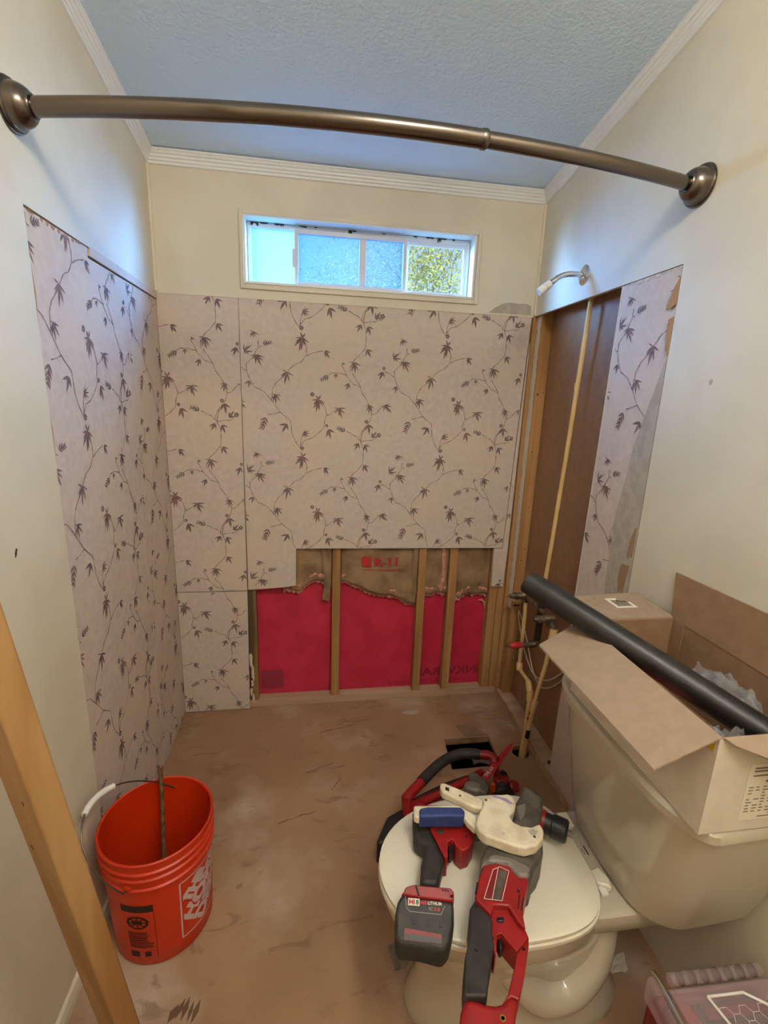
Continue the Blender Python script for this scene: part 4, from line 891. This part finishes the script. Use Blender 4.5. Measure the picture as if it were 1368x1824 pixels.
tag(MB().box(1.40, 1.492, -1.447, -1.39, .7585, .83).box(1.41, 1.485, -1.44, -1.395, .83, .845).build('fitting_pack', 'whiteplastic', bevel=.006), 'pale plastic pack in the near right corner of the carton', 'pack')
# black drain pipe resting in the carton
a = Vector((1.219, -1.085, .979)); b = Vector((1.434, -1.362, .872)); dd = (b-a)
A_, B_ = a-dd*.395, b+dd*.14
pb = MB(); n = 28
q = Vector((0, 0, 1)).rotation_difference(dd.normalized())
rings = []
for r, p, nz in ((.0265, B_, 0), (.0302, B_, 0), (.0302, a, 0), (.0302, A_, 1), (.0265, A_, 1), (.0265, a, 0), (.0265, B_, 0)):
    rings.append([p+q @ Vector((r*math.cos(2*PI*k/n), r*math.sin(2*PI*k/n), 0))+dd.normalized()*(.006*math.sin(2*PI*k/n*1+1) if nz else 0) for k in range(n)])
pb.loft(rings, caps=False)
tag(pb.build('drain_pipe', 'abs', smooth=True), 'long black plastic drain pipe laid across the carton', 'pipe')
# ------------------------------------------------------------------ tools on the lid
def slab(poly, z1, z0): return MB().prism([(p[0], p[1], z0) for p in poly], [(p[0], p[1], z1) for p in poly])
def slab3(poly, th): return MB().prism([(p[0], p[1], p[2]-th) for p in poly], [p for p in poly])
def mid(poly): n = len(poly); return sum(p[0] for p in poly)/n, sum(p[1] for p in poly)/n
def plane_frame(p0, px, py):
    p0 = Vector(p0); ux = (Vector(px)-p0).normalized(); uy = Vector(py)-p0; uy = (uy-ux*uy.dot(ux)).normalized(); return p0, ux, uy
ZL = .4285
t = thing('impact_driver', 'red and black cordless impact driver lying on the toilet lid', 'impact driver', (.86, -1.22, ZL))
slab(ID_BODY, .484, ZL).build('housing', 'red', t, bevel=.013, seg=4)
slab(ID_HANDLE, .480, ZL+.006).build('handle', 'rubber', t, bevel=.010, seg=3)
MB().tube([(.838, -1.092, .457), (.833, -1.135, .457)], .004, 8).build('rear_seam', 'black', t)
MB().tube([(.955, -1.150, .458), (.985, -1.163, .458), (.990, -1.165, .458), (1.012, -1.175, .458)], [.022, .017, .011, .010], 18).build('nose', 'grey', t, smooth=True)
slab(ID_TRIG, .470, .445).build('trigger', 'black', t, bevel=.004)
slab3(ID_BRED, .046).build('battery_cap', 'red', t, bevel=.006)
bat = MB().prism([(p[0], p[1], ZL+.0008 if p[1] > -1.345 else p[2]-.046) for p in ID_BBLK], ID_BBLK).build('battery', 'rubber', t, bevel=.009, seg=3)
mb = MB()
for dx in (.0, .0055, .011): mb.lathe([(.0016, 0), (.0016, .0008)], (.852+dx, -1.3045-dx*.2, .4858-dx*.1), n=10)
mb.lathe([(.003, 0), (.003, .001)], (.868, -1.3155, .481), n=12)
mb.build('vent_dots', 'black', t)
MB().prism([(.7965, -1.289, .475), (.800, -1.2895, .475), (.803, -1.306, .475), (.7995, -1.306, .475)], [(.7965, -1.289, .4878), (.800, -1.2895, .4878), (.803, -1.306, .4838), (.7995, -1.306, .4838)]).build('latch_groove', 'black', t)
# battery lettering sits on the sloped face
p0, ux, uy = plane_frame(ID_TXT[2], ID_TXT[3], ID_TXT[0])
ux = (Vector(ID_TXT[4])-Vector(ID_TXT[2])); ux.normalize(); nn = (Vector(ID_BBLK[5])-Vector(ID_BBLK[0])).cross(Vector(ID_BBLK[1])-Vector(ID_BBLK[0])).normalized()
nn = nn if nn.z > 0 else -nn
ux = (ux-nn*ux.dot(nn)).normalized(); uy = nn.cross(ux)
def bl(o, txt, size, m, width, lift=.0016, bold=0.0, nm='lettering', lab=None):
    mb = MB(); text_on(mb, txt, size, o, ux, uy, lift, bold=bold, width=width); return mb.build(nm, m, bat, fix=False, label=lab)
o0 = Vector(ID_TXT[2])+uy*.001
pl = MB(); base = [o0+nn*.0011, o0+ux*.0235+nn*.0011, o0+ux*.0235+uy*.0115+nn*.0011, o0+uy*.0115+nn*.0011]
pl.prism([p-nn*.002 for p in base], base); pl.build('badge', 'label', bat, label='white badge with model code')
bl(o0+ux*.0015+uy*.0022, 'M', .0105, 'redtape', .0095, bold=.0003); bl(o0+ux*.0118+uy*.0022, '18', .0105, 'black', .0100, bold=.0003)
bl(o0+ux*.0255+uy*.0035, 'RED', .0078, 'redtape', .0145, bold=.0002); bl(o0+ux*.0405+uy*.0035, 'LITHIUM', .0078, 'label', .0270, bold=.0002)
bl(o0+ux*.0405-uy*.0055, 'XC', .0078, 'grey', .0100, bold=.0002); bl(o0+ux*.0520-uy*.0055, '3.0', .0078, 'redtape', .0125, bold=.0002)
mb = MB(); ch = [o0+ux*(-.006)+uy*.014, o0-ux*.003-uy*.004, o0+ux*.004-uy*.0095, o0+ux*.066-uy*.0105, o0+ux*.074+uy*.003]
for a, b in zip(ch, ch[1:]):
    d = (b-a).normalized(); w = nn.cross(d)*.0007
    mb.add([a-w+nn*.0014, b-w+nn*.0014, b+w+nn*.0014, a+w+nn*.0014], [(0, 1, 2, 3)])
mb.build('badge_outline', 'grey', bat, fix=False)
mb = MB(); q = [Vector(p)+nn*.0012 for p in ID_BLAB2]; mb.prism([p-nn*.002 for p in q], q); mb.build('warning_label', 'darkred', bat, label='worn red warning label')
mb = MB(); q0, q1, q2, q3 = q
lo = lambda s, v: (q0+(q1-q0)*s)*(1-v)+(q3+(q2-q3)*s)*v+nn*.0004
mb.add([lo(.02, .45), lo(.98, .45), lo(.98, .95), lo(.02, .95)], [(0, 1, 2, 3)]); mb.build('warning_text', 'black', bat, fix=False)
rs = random.Random(6)
for k in range(3):
    c_ = Vector(ID_BBLK[1])*(.25+.25*k)+Vector(ID_BBLK[0])*(.75-.25*k)+Vector((-.008, -.034, -.0175))
    mb = MB(); mb.prism([c_+ux*.004+uy*.005-nn*.004, c_-ux*.004+uy*.005-nn*.004, c_-ux*.004-uy*.005-nn*.004, c_+ux*.004-uy*.005-nn*.004], [c_+ux*.003+uy*.004+nn*.002, c_-ux*.003+uy*.004+nn*.002, c_-ux*.003-uy*.004+nn*.002, c_+ux*.003-uy*.004+nn*.002]); mb.build('rib', 'rubber', bat)
for (x, y, r) in ((.861, -1.155, .0032), (.940, -1.19, .003)): MB().lathe([(r, 0), (r, .0012)], (x, y, .4835), n=14).build('screw_recess', 'black', t)
MB().ext([(.876, -1.165), (.892, -1.168), (.889, -1.177), (.873, -1.174)], 2, .478, .486).build('mode_button', 'rubber', t, bevel=.002)
MB().ext([(.890, -1.150), (.925, -1.158), (.924, -1.163), (.889, -1.155)], 2, .480, .4852).build('vent_slot', 'black', t)
tx = MB(); text_on(tx, 'FUEL', .013, (.905, -1.136, .4855), (1, -.12, 0), (.12, 1, 0), .0004, bold=.0003, width=.034, shear=.3); tx.build('lettering', 'label', t, fix=False, label='pale slanted lettering')

t = thing('right_angle_drill', 'red and black right-angle drill with looped handle on the toilet lid', 'drill', (.98, -1.32, ZL))
slab(RD_HEAD, .517, ZL).build('gear_housing', 'dusty', t, bevel=.014, seg=4, label='dusty grey right-angle gear housing')
MB().tube([(1.128, -1.150, .473), (1.148, -1.165, .473)], .026, 20).build('chuck_ring', 'red', t, smooth=True)
MB().tube([(1.146, -1.164, .473), (1.160, -1.175, .473), (1.162, -1.176, .473), (1.186, -1.195, .473), (1.190, -1.198, .473)], [.0235, .0235, .0265, .0265, .022], 22).build('chuck', 'black', t, smooth=True)
MB().tube([(1.188, -1.197, .473), (1.200, -1.206, .470)], [.008, .006], 12).build('chuck_tip', 'grey', t, smooth=True)
slab(RD_COLLAR, .5175, .445).build('collar', 'grey', t, bevel=.008, seg=3)
body = slab(RD_BODY, .513, ZL).build('motor_housing', 'red', t, bevel=.011, seg=4)
slab(RD_HAND, .503, .448).build('grip', 'rubber', t, bevel=.013, seg=4)
slab(RD_SW, .500, .452).build('switch_housing', 'red', t, bevel=.006, seg=2)
slab(RD_DBAR, .490, .455).build('handle_bar', 'red', t, bevel=.007, seg=3)
slab(RD_FOOT, .492, .445).build('handle_foot', 'red', t, bevel=.010, seg=3)
slab(RD_TRIG, .488, .462).build('trigger', 'black', t, bevel=.004)
lb = MB().ext(RD_LABEL, 2, .5128, .5140).build('rating_label', 'darkred', t, label='rating label with pale border')
q0, q1, q2, q3, q4 = [Vector((p[0], p[1], .5142)) for p in RD_LABEL]
mb = MB(); i = lambda a, b, s: a+(b-a)*s
mb.add([i(q0, q2, .42), i(q1, q2, .82), i(q3, q4, .12), i(q3, q4, .52)], [(0, 1, 2, 3)]); mb.build('label_panel', 'dusty', lb, fix=False)
mb = MB()
for a, b in ((q0, q1), (q1, q2), (q2, q3), (q3, q4), (q4, q0), (i(q0, q1, .8), i(q3, q4, .55))):
    d = (b-a).normalized(); w = Vector((-d.y, d.x, 0))*.0006; z_ = Vector((0, 0, .0003)); mb.add([a-w+z_, b-w+z_, b+w+z_, a+w+z_], [(0, 1, 2, 3)])
mb.build('label_border', 'label', lb, fix=False)
for (x, y, z, r) in ((.9035, -1.357, .5035, .0035), (.879, -1.428, .5035, .003), (.996, -1.345, .5135, .003), (.9165, -1.412, .5005, .0028), (.971, -1.43, .4905, .003), (.846, -1.486, .5035, .0028)):
    MB().lathe([(r, 0), (r, .0012)], (x, y, z-.0008), n=14).build('screw_recess', 'black', t)
MB().ext([(.938, -1.379), (.952, -1.381), (.949, -1.389), (.935, -1.387)], 2, .497, .503).build('selector_button', 'black', t, bevel=.002)
for k in range(2):
    MB().ext([(.994+k*.005, -1.352-k*.008), (.996+k*.005, -1.353-k*.008), (.982+k*.005, -1.378-k*.004), (.980+k*.005, -1.377-k*.004)], 2, .508, .5138).build('vent_slot', 'black', t)
MB().ext([(.918, -1.318), (.921, -1.319), (.911, -1.338), (.908, -1.337)], 2, .508, .5138).build('vent_slot', 'black', t)
MB().lathe([(.005, 0), (.005, .0015), (.003, .0015), (.003, 0)], (.893, -1.522, .492), n=18).build('brass_insert', mat('brass', C8(190, 150, 60), .3, metal=.8), t)
MB().ext([(1.075, -1.155), (1.10, -1.150), (1.086, -1.178), (1.066, -1.195)], 2, .5165, .5185).build('scratch_plate', 'grey', t, label='bare scuffed metal patch')

t = thing('pipe_cutter', 'scuffed white ratcheting pipe cutter with blue grip on top of the tools', 'pipe cutter', (.98, -1.19, .50))
slab(PC_JAW, .547, .5195).build('jaw', 'cutter', t, bevel=.005, seg=3)
flat_ = lambda P, k: [(a, max(q[1] for q in P)+(b-max(q[1] for q in P))*k) for a, b in P]
slab([(a, b+.006) for a, b in PC_LOW], .527, .508).build('lower_handle', 'cutter', t, bevel=.004)
slab([(a, b+.003) for a, b in flat_(PC_GRIP, .92)], .534, .500).build('grip', 'blue', t, bevel=.005, seg=3, label='ribbed blue grip')
up = slab(PC_UP, .537, .515).build('upper_handle', 'cutter', t, bevel=.004)
MB().ext([(.912, -1.098), (.920, -1.103), (.917, -1.113), (.909, -1.107)], 2, .536, .5376).build('slot', 'void', up)
MB().ext([(.906, -1.083), (.960, -1.118), (.958, -1.121), (.905, -1.087)], 2, .525, .5355).build('blue_inlay', 'blue', t)
for (x, y) in ((.994, -1.157), (1.066, -1.262), (.940, -1.128)): MB().lathe([(.0030, 0), (.0030, .0008), (.0012, .0010)], (x, y, .5468 if x > .95 else .5368), n=14).build('rivet', 'steel', t)
MB().ext([(1.018, -1.146), (1.045, -1.158), (1.056, -1.176), (1.047, -1.174), (1.030, -1.158), (1.012, -1.150)], 2, .5468, .5474).build('paint_smear', mat('purple_primer', C8(150, 132, 168), .6), t, label='purple primer smear')
MB().ext([(1.058, -1.246), (1.072, -1.243), (1.080, -1.250), (1.070, -1.259), (1.060, -1.256)], 2, .5468, .5474).build('paint_smear', 'bare', t)

# ------------------------------------------------------------------ saws on the floor behind the toilet
t = thing('band_saw', 'red power saw with long curved black grip on the floor behind the toilet', 'power saw', (1.05, -.68, 0))
H = [Vector(p) for p in BS_H]
MB().tube(spl(H[2:8]), .0188, 18).build('grip', 'rubber', t, smooth=True)
MB().tube([H[0]+Vector((.004, -.012, -.055)), H[0], H[1], H[2]], [.018, .0195, .018, .0165], 14).build('grip_mount', 'red', t, smooth=True)
MB().tube([H[7], H[8], H[9], H[9]+Vector((-.012, -.03, -.04))], [.0165, .0175, .019, .017], 14).build('grip_mount', 'red', t, smooth=True)
B = [Vector(p) for p in BS_BEAM]
MB().tube([p+Vector((0, 0, -.012)) for p in B], .0155, 12).build('frame_beam', 'red', t, smooth=True)
MB().tube([Vector(p)+Vector((0, 0, -.01)) for p in ((.93, -.692, .09),)+tuple(BS_RAIL)], .0095, 8).build('blade_guard', 'black', t)
MB().ext([(.838, -.742), (.914, -.706), (.960, -.700), (.985, -.735), (.90, -.80), (.80, -.84), (.79, -.83)], 2, 0.0, .085).build('wheel_cover', 'black', t, bevel=.012, seg=3)
MB().ext([(.93, -.70), (1.00, -.69), (1.165, -.625), (1.165, -.70), (.98, -.77)], 2, .006, .060).build('body', 'black', t, bevel=.010)
MB().ext([(.905, -.735), (.955, -.708), (.975, -.735), (.925, -.765)], 2, .055, .120).build('end_cover', 'red', t, bevel=.012, seg=3)
t = thing('reciprocating_saw', 'red reciprocating saw with upright red blade behind the toilet', 'power saw', (1.22, -.69, 0))
bl_ = MB().prism([(p[0], p[1], p[2]-.0006) for p in BLADE], [(p[0], p[1], p[2]+.0010) for p in BLADE]).build('saw_blade', 'blade', t, label='tapered red saw blade')
c0 = Vector((1.2035, -.677, .1512)); dx = Vector((.086, .078, 0)).normalized()
mb = MB(); text_on(mb, 'THE AX', .017, c0-Vector((-.078, .086, 0)).normalized()*.0065, dx, Vector((-dx.y, dx.x, 0)), .0005, width=.060, bold=.0004); mb.build('lettering', 'label', bl_, fix=False, label='white lettering on the blade')
slab(SHOE, .156, .105).build('shoe', 'dusty', t, bevel=.006, label='grey pivoting shoe')
slab(GREYBOOT, .162, .10).build('boot', 'grey', t, bevel=.012, seg=3)
slab(SAWRED, .112, .0).build('housing', 'red', t, bevel=.016, seg=3)
slab(SAWBLK, .130, .02).build('front_boot', 'rubber', t, bevel=.014, seg=3)
MB().ext([(1.178, -.715), (1.265, -.665), (1.33, -.625), (1.345, -.65), (1.28, -.72), (1.19, -.77)], 2, .0, .085).build('body', 'black', t, bevel=.016, seg=3)
MB().lathe([(.0, 0), (.021, .0), (.022, .004), (.022, .012), (.016, .018), (.0, .019)], (1.327, -.657, .072), (.3, -.4, .8), n=24).build('lock_knob', 'red', t, smooth=True)
MB().lathe([(.013, 0), (.013, .002), (.009, .003)], (1.2955, -.632, .1115), n=20).build('badge_disc', 'black', t)
MB().lathe([(0, 0), (.010, .004), (.011, .02), (.007, .032), (0, .034)], (1.222, -.712, .118), n=16).build('release_lever', mat('orange_lever', C8(206, 66, 24), .4), t, smooth=True)

# ------------------------------------------------------------------ clear-lidded case by the right wall
CX0, CX1, CY0, CY1, CZ = 1.258, 1.510, -1.75, -1.412, .33
t = thing('parts_case', 'clear-lidded red parts case with steel bail by the right wall', 'case', (CX0, CY1, 0))
UP = .022
t.rotation_euler = (0, 0, math.radians(-2))
MB().box(CX0+.012, CX1, CY0, CY1, -UP, .262).build('base', 'darkred', t, bevel=.012, seg=3)
MB().ext([(CX0+.035, CY1-.03), (CX0+.075, CY1-.03), (CX0+.12, CY0+.03), (CX0+.05, CY0+.03)], 2, .262, .288).build('inner_tray', 'red', t, bevel=.006)
MB().ext([(CX0+.09, CY1-.03), (CX1-.02, CY1-.03), (CX1-.02, CY0+.03), (CX0+.135, CY0+.03)], 2, .262, .280).build('inner_tray', 'black', t, bevel=.006)
MB().lathe([(.055, 0), (.055, .020), (.050, .024), (0, .024)], (CX1-.055, CY1-.155, .280), n=32).build('hole_saw_cap', 'red', t, smooth=True)
MB().box(CX0+.10, CX1-.012, CY1-.062, CY1-.045, .280, .292).build('tool_bar', 'darkred', t, bevel=.003)
lidm = MB()
lidm.box(CX0+.03, CX1, CY0, CY1-.03, .318, .322).box(CX0+.03, CX0+.034, CY0, CY1-.03, .262, .318).box(CX0+.034, CX1, CY1-.034, CY1-.030, .262, .318)
lid = lidm.build('clear_lid', 'clearcase', t)
MB().tube([(CX0+.045, CY1-.012, .318), (CX1-.004, CY1-.012, .318)], .011, 14).build('hinge_bar', 'clearcase', t, smooth=True)
for k in range(7):
    MB().tube([(CX0+.065+k*.027, CY1-.012, .318), (CX0+.071+k*.027, CY1-.012, .318)], .0114, 14).build('hinge_ring', mat_clear('smoky_plastic', C8(120, 100, 100), .5) if k == 0 else bpy.data.materials['smoky_plastic'], t, smooth=True)
MB().box(CX0-.002, CX0+.030, CY0+.02, CY1-.002, .262, .326).build('latch', 'clearcase', t, bevel=.012, seg=3, label='clear plastic latch')
MB().tube([(CX0+.016, CY1-.001, .325), (CX0+.013, CY1-.03, .334), (CX0+.006, CY0+.05, .334), (CX0+.004, CY0+.02, .32)], .0052, 10).build('steel_bail', 'chrome', t, smooth=True)
fr = [(CX0+.098, CY1-.048), (CX0+.175, CY1-.048), (CX0+.215, CY1-.075), (CX1-.006, CY1-.085), (CX1-.006, CY0+.06), (CX0+.150, CY0+.06)]
mb = MB()
for a, b in zip(fr, fr[1:]+fr[:1]): mb.tube([(a[0], a[1], .3235), (b[0], b[1], .3235)], .0026, 8)
mb.build('lid_frame', 'whiteplastic', t, smooth=True, label='bright raised frame in the lid')
mb = MB(); hr = .0135
for ix in range(9):
    for iy in range(12):
        cx = CX0+.115+ix*hr*1.5; cy = CY1-.078-iy*hr*1.732-(hr*.866 if ix % 2 else 0)
        if cx > CX1-.012 or cy < CY0+.075 or cx < CX0+.112+(CY1-.08-cy)*.25: continue
        for k in (0, 1, 2):
            a = (cx+hr*math.cos(k*PI/3), cy+hr*math.sin(k*PI/3)); b = (cx+hr*math.cos((k+1)*PI/3), cy+hr*math.sin((k+1)*PI/3))
            d = Vector((b[0]-a[0], b[1]-a[1], 0)).normalized()*.0; n_ = Vector((-(b[1]-a[1]), b[0]-a[0], 0)).normalized()*.0006
            mb.add([Vector((a[0], a[1], .3228))-n_, Vector((b[0], b[1], .3228))-n_, Vector((b[0], b[1], .3228))+n_, Vector((a[0], a[1], .3228))+n_], [(0, 1, 2, 3)])
mb.build('hexagon_pattern', 'inkwhite', t, fix=False, label='pale hexagon pattern printed on the lid')

t.location.z = UP

# ------------------------------------------------------------------ scraps
tag(MB().grid(lambda u, v: (1.365+.05*u+.01*v, -1.215+.035*v, .012+.014*noise.noise(Vector((u*3, v*3, 2)))+.012*u*v), 8, 8).build('paper_scrap', 'plaster', smooth=False, fix=False), 'crumpled white scrap on the floor behind the toilet', 'scrap')
tag(MB().grid(lambda u, v: (.790+.035*u+.012*v, -1.075-.06*v+.012*u, .004+.004*noise.noise(Vector((u*3, v*3, 5)))), 8, 8).build('paper_scrap', mat('wrapper', C8(120, 104, 88), .5), smooth=False, fix=False), 'flat pale scrap on the floor under the bowl rim', 'scrap')
tag(MB().grid(lambda u, v: (1.25+.11*u, -.452+.035*v+.01*math.sin(u*6), -.006+.016*math.sin(v*PI)*(.6+.5*noise.noise(Vector((u*4, v*3, 1))))), 18, 8).build('grey_cloth', mat('grey_cloth', C8(96, 90, 82), .9), smooth=True, fix=False), 'grey rag at the edge of the square floor opening', 'rag')
mb = MB(); rs = random.Random(21)
for k in range(120):
    if k < 60: x, y = rs.uniform(.3, 1.45), -.008-abs(rs.gauss(0, .03))
    else: x, y = rs.uniform(.4, 1.5), rs.uniform(-1.0, -.05)
    if 1.13 < x < 1.39 and -.49 < y < -.28: continue
    if .77 < x < 1.37 and -.87 < y < -.5: continue
    if math.hypot(x-1.476, y+.408) < .05: continue
    s = rs.uniform(.0010, .0034)*(1.4 if k < 60 else .6)
    mb.add([(x+s*rs.uniform(.5, 1), y, 0), (x, y+s*rs.uniform(.5, 1), 0), (x-s, y, 0), (x, y-s, 0), (x, y, s*.8)], [(0, 1, 4), (1, 2, 4), (2, 3, 4), (3, 0, 4), (3, 2, 1, 0)])
o = mb.build('drywall_crumbs', 'bare', fix=False); o['kind'] = 'stuff'; tag(o, 'white drywall crumbs scattered over the floor', 'crumbs')

# ------------------------------------------------------------------ ceiling lamp above and behind the viewer
LX, LY = 1.0, -2.12
zc = ceil_z(LY)
t = thing('ceiling_lamp', 'five-bulb ceiling lamp bar above the viewer', 'lamp', (LX, LY, zc-.02))
LSL = math.atan(.1564)
MB().prism([(LX-.05, -1.76, ceil_z(-1.76)-.032), (LX+.05, -1.76, ceil_z(-1.76)-.032), (LX+.05, -2.80, ceil_z(-2.80)-.032), (LX-.05, -2.80, ceil_z(-2.80)-.032)],
           [(LX-.05, -1.76, ceil_z(-1.76)+.004), (LX+.05, -1.76, ceil_z(-1.76)+.004), (LX+.05, -2.80, ceil_z(-2.80)+.004), (LX-.05, -2.80, ceil_z(-2.80)+.004)]).build('base', 'nickel', t, bevel=.006)
for k in range(5):
    y = -1.86-k*.21; z0 = ceil_z(y)
    MB().lathe([(.022, 0), (.022, -.03), (.034, -.04)], (LX, y, z0-.030), n=18).build('socket', 'nickel', t, smooth=True)
    MB().lathe([(.018, 0), (.038, -.012), (.054, -.035), (.060, -.062), (.054, -.092), (.034, -.114), (0, -.122)], (LX, y, z0-.062), n=24).build('bulb', 'bulb', t, smooth=True)

# ------------------------------------------------------------------ trees outside
def tree(loc, h, cr, seed, label, nleaf):
    rg = random.Random(seed); t = thing('tree', label, 'tree', loc)
    L = Vector(loc); wood = MB(); tips = []
    def branch(p, d, ln, r, lev):
        pts = [p]; dd = d.copy()
        for k in range(4):
            dd = (dd+Vector((rg.uniform(-.18, .18), rg.uniform(-.18, .18), rg.uniform(-.02, .16)))).normalized(); pts.append(pts[-1]+dd*ln/4)
        wood.tube(pts, [r, r*.85, r*.7, r*.55, r*.42], 6)
        if lev >= 3:
            tips.extend(pts[1:]); return
        for k in range(5 if lev else 7):
            a = rg.uniform(0, 2*PI); s_ = rg.uniform(.5, 1.0)
            nd = (dd*.75+Vector((math.cos(a)*s_, math.sin(a)*s_, rg.uniform(.0, .55)))).normalized()
            branch(pts[rg.choice((2, 3, 4))], nd, ln*rg.uniform(.5, .72), r*.45, lev+1)
    branch(L, Vector((0, 0, 1)), h*.52, .035, 0)
    wood.build('trunk', 'bark', t, smooth=True)
    lv = MB()
    for k in range(nleaf):
        p = rg.choice(tips)+Vector((rg.gauss(0, .17), rg.gauss(0, .17), rg.gauss(0, .15)))
        a = Vector((rg.uniform(-1, 1), rg.uniform(-1, 1), rg.uniform(-1, .4))).normalized(); b = a.orthogonal().normalized(); s_ = rg.uniform(.022, .042)
        lv.add([p, p+a*s_+b*s_*.35, p+a*s_*2, p+a*s_-b*s_*.35], [(0, 1, 2, 3)])
    lv.build('foliage', 'leaf', t, fix=False)
tree((2.62, 4.8, -.4), 4.6, 1.4, 3, 'yellow-green spring tree seen through the clear pane', 15000)
struct(MB().box(-12, 14, .6, 26, -.6, -.5).build('ground_outside', mat('yard_grass', C8(110, 120, 70), .9, col2=C8(130, 120, 80), scale=1.5)), 'yard ground outside the window')
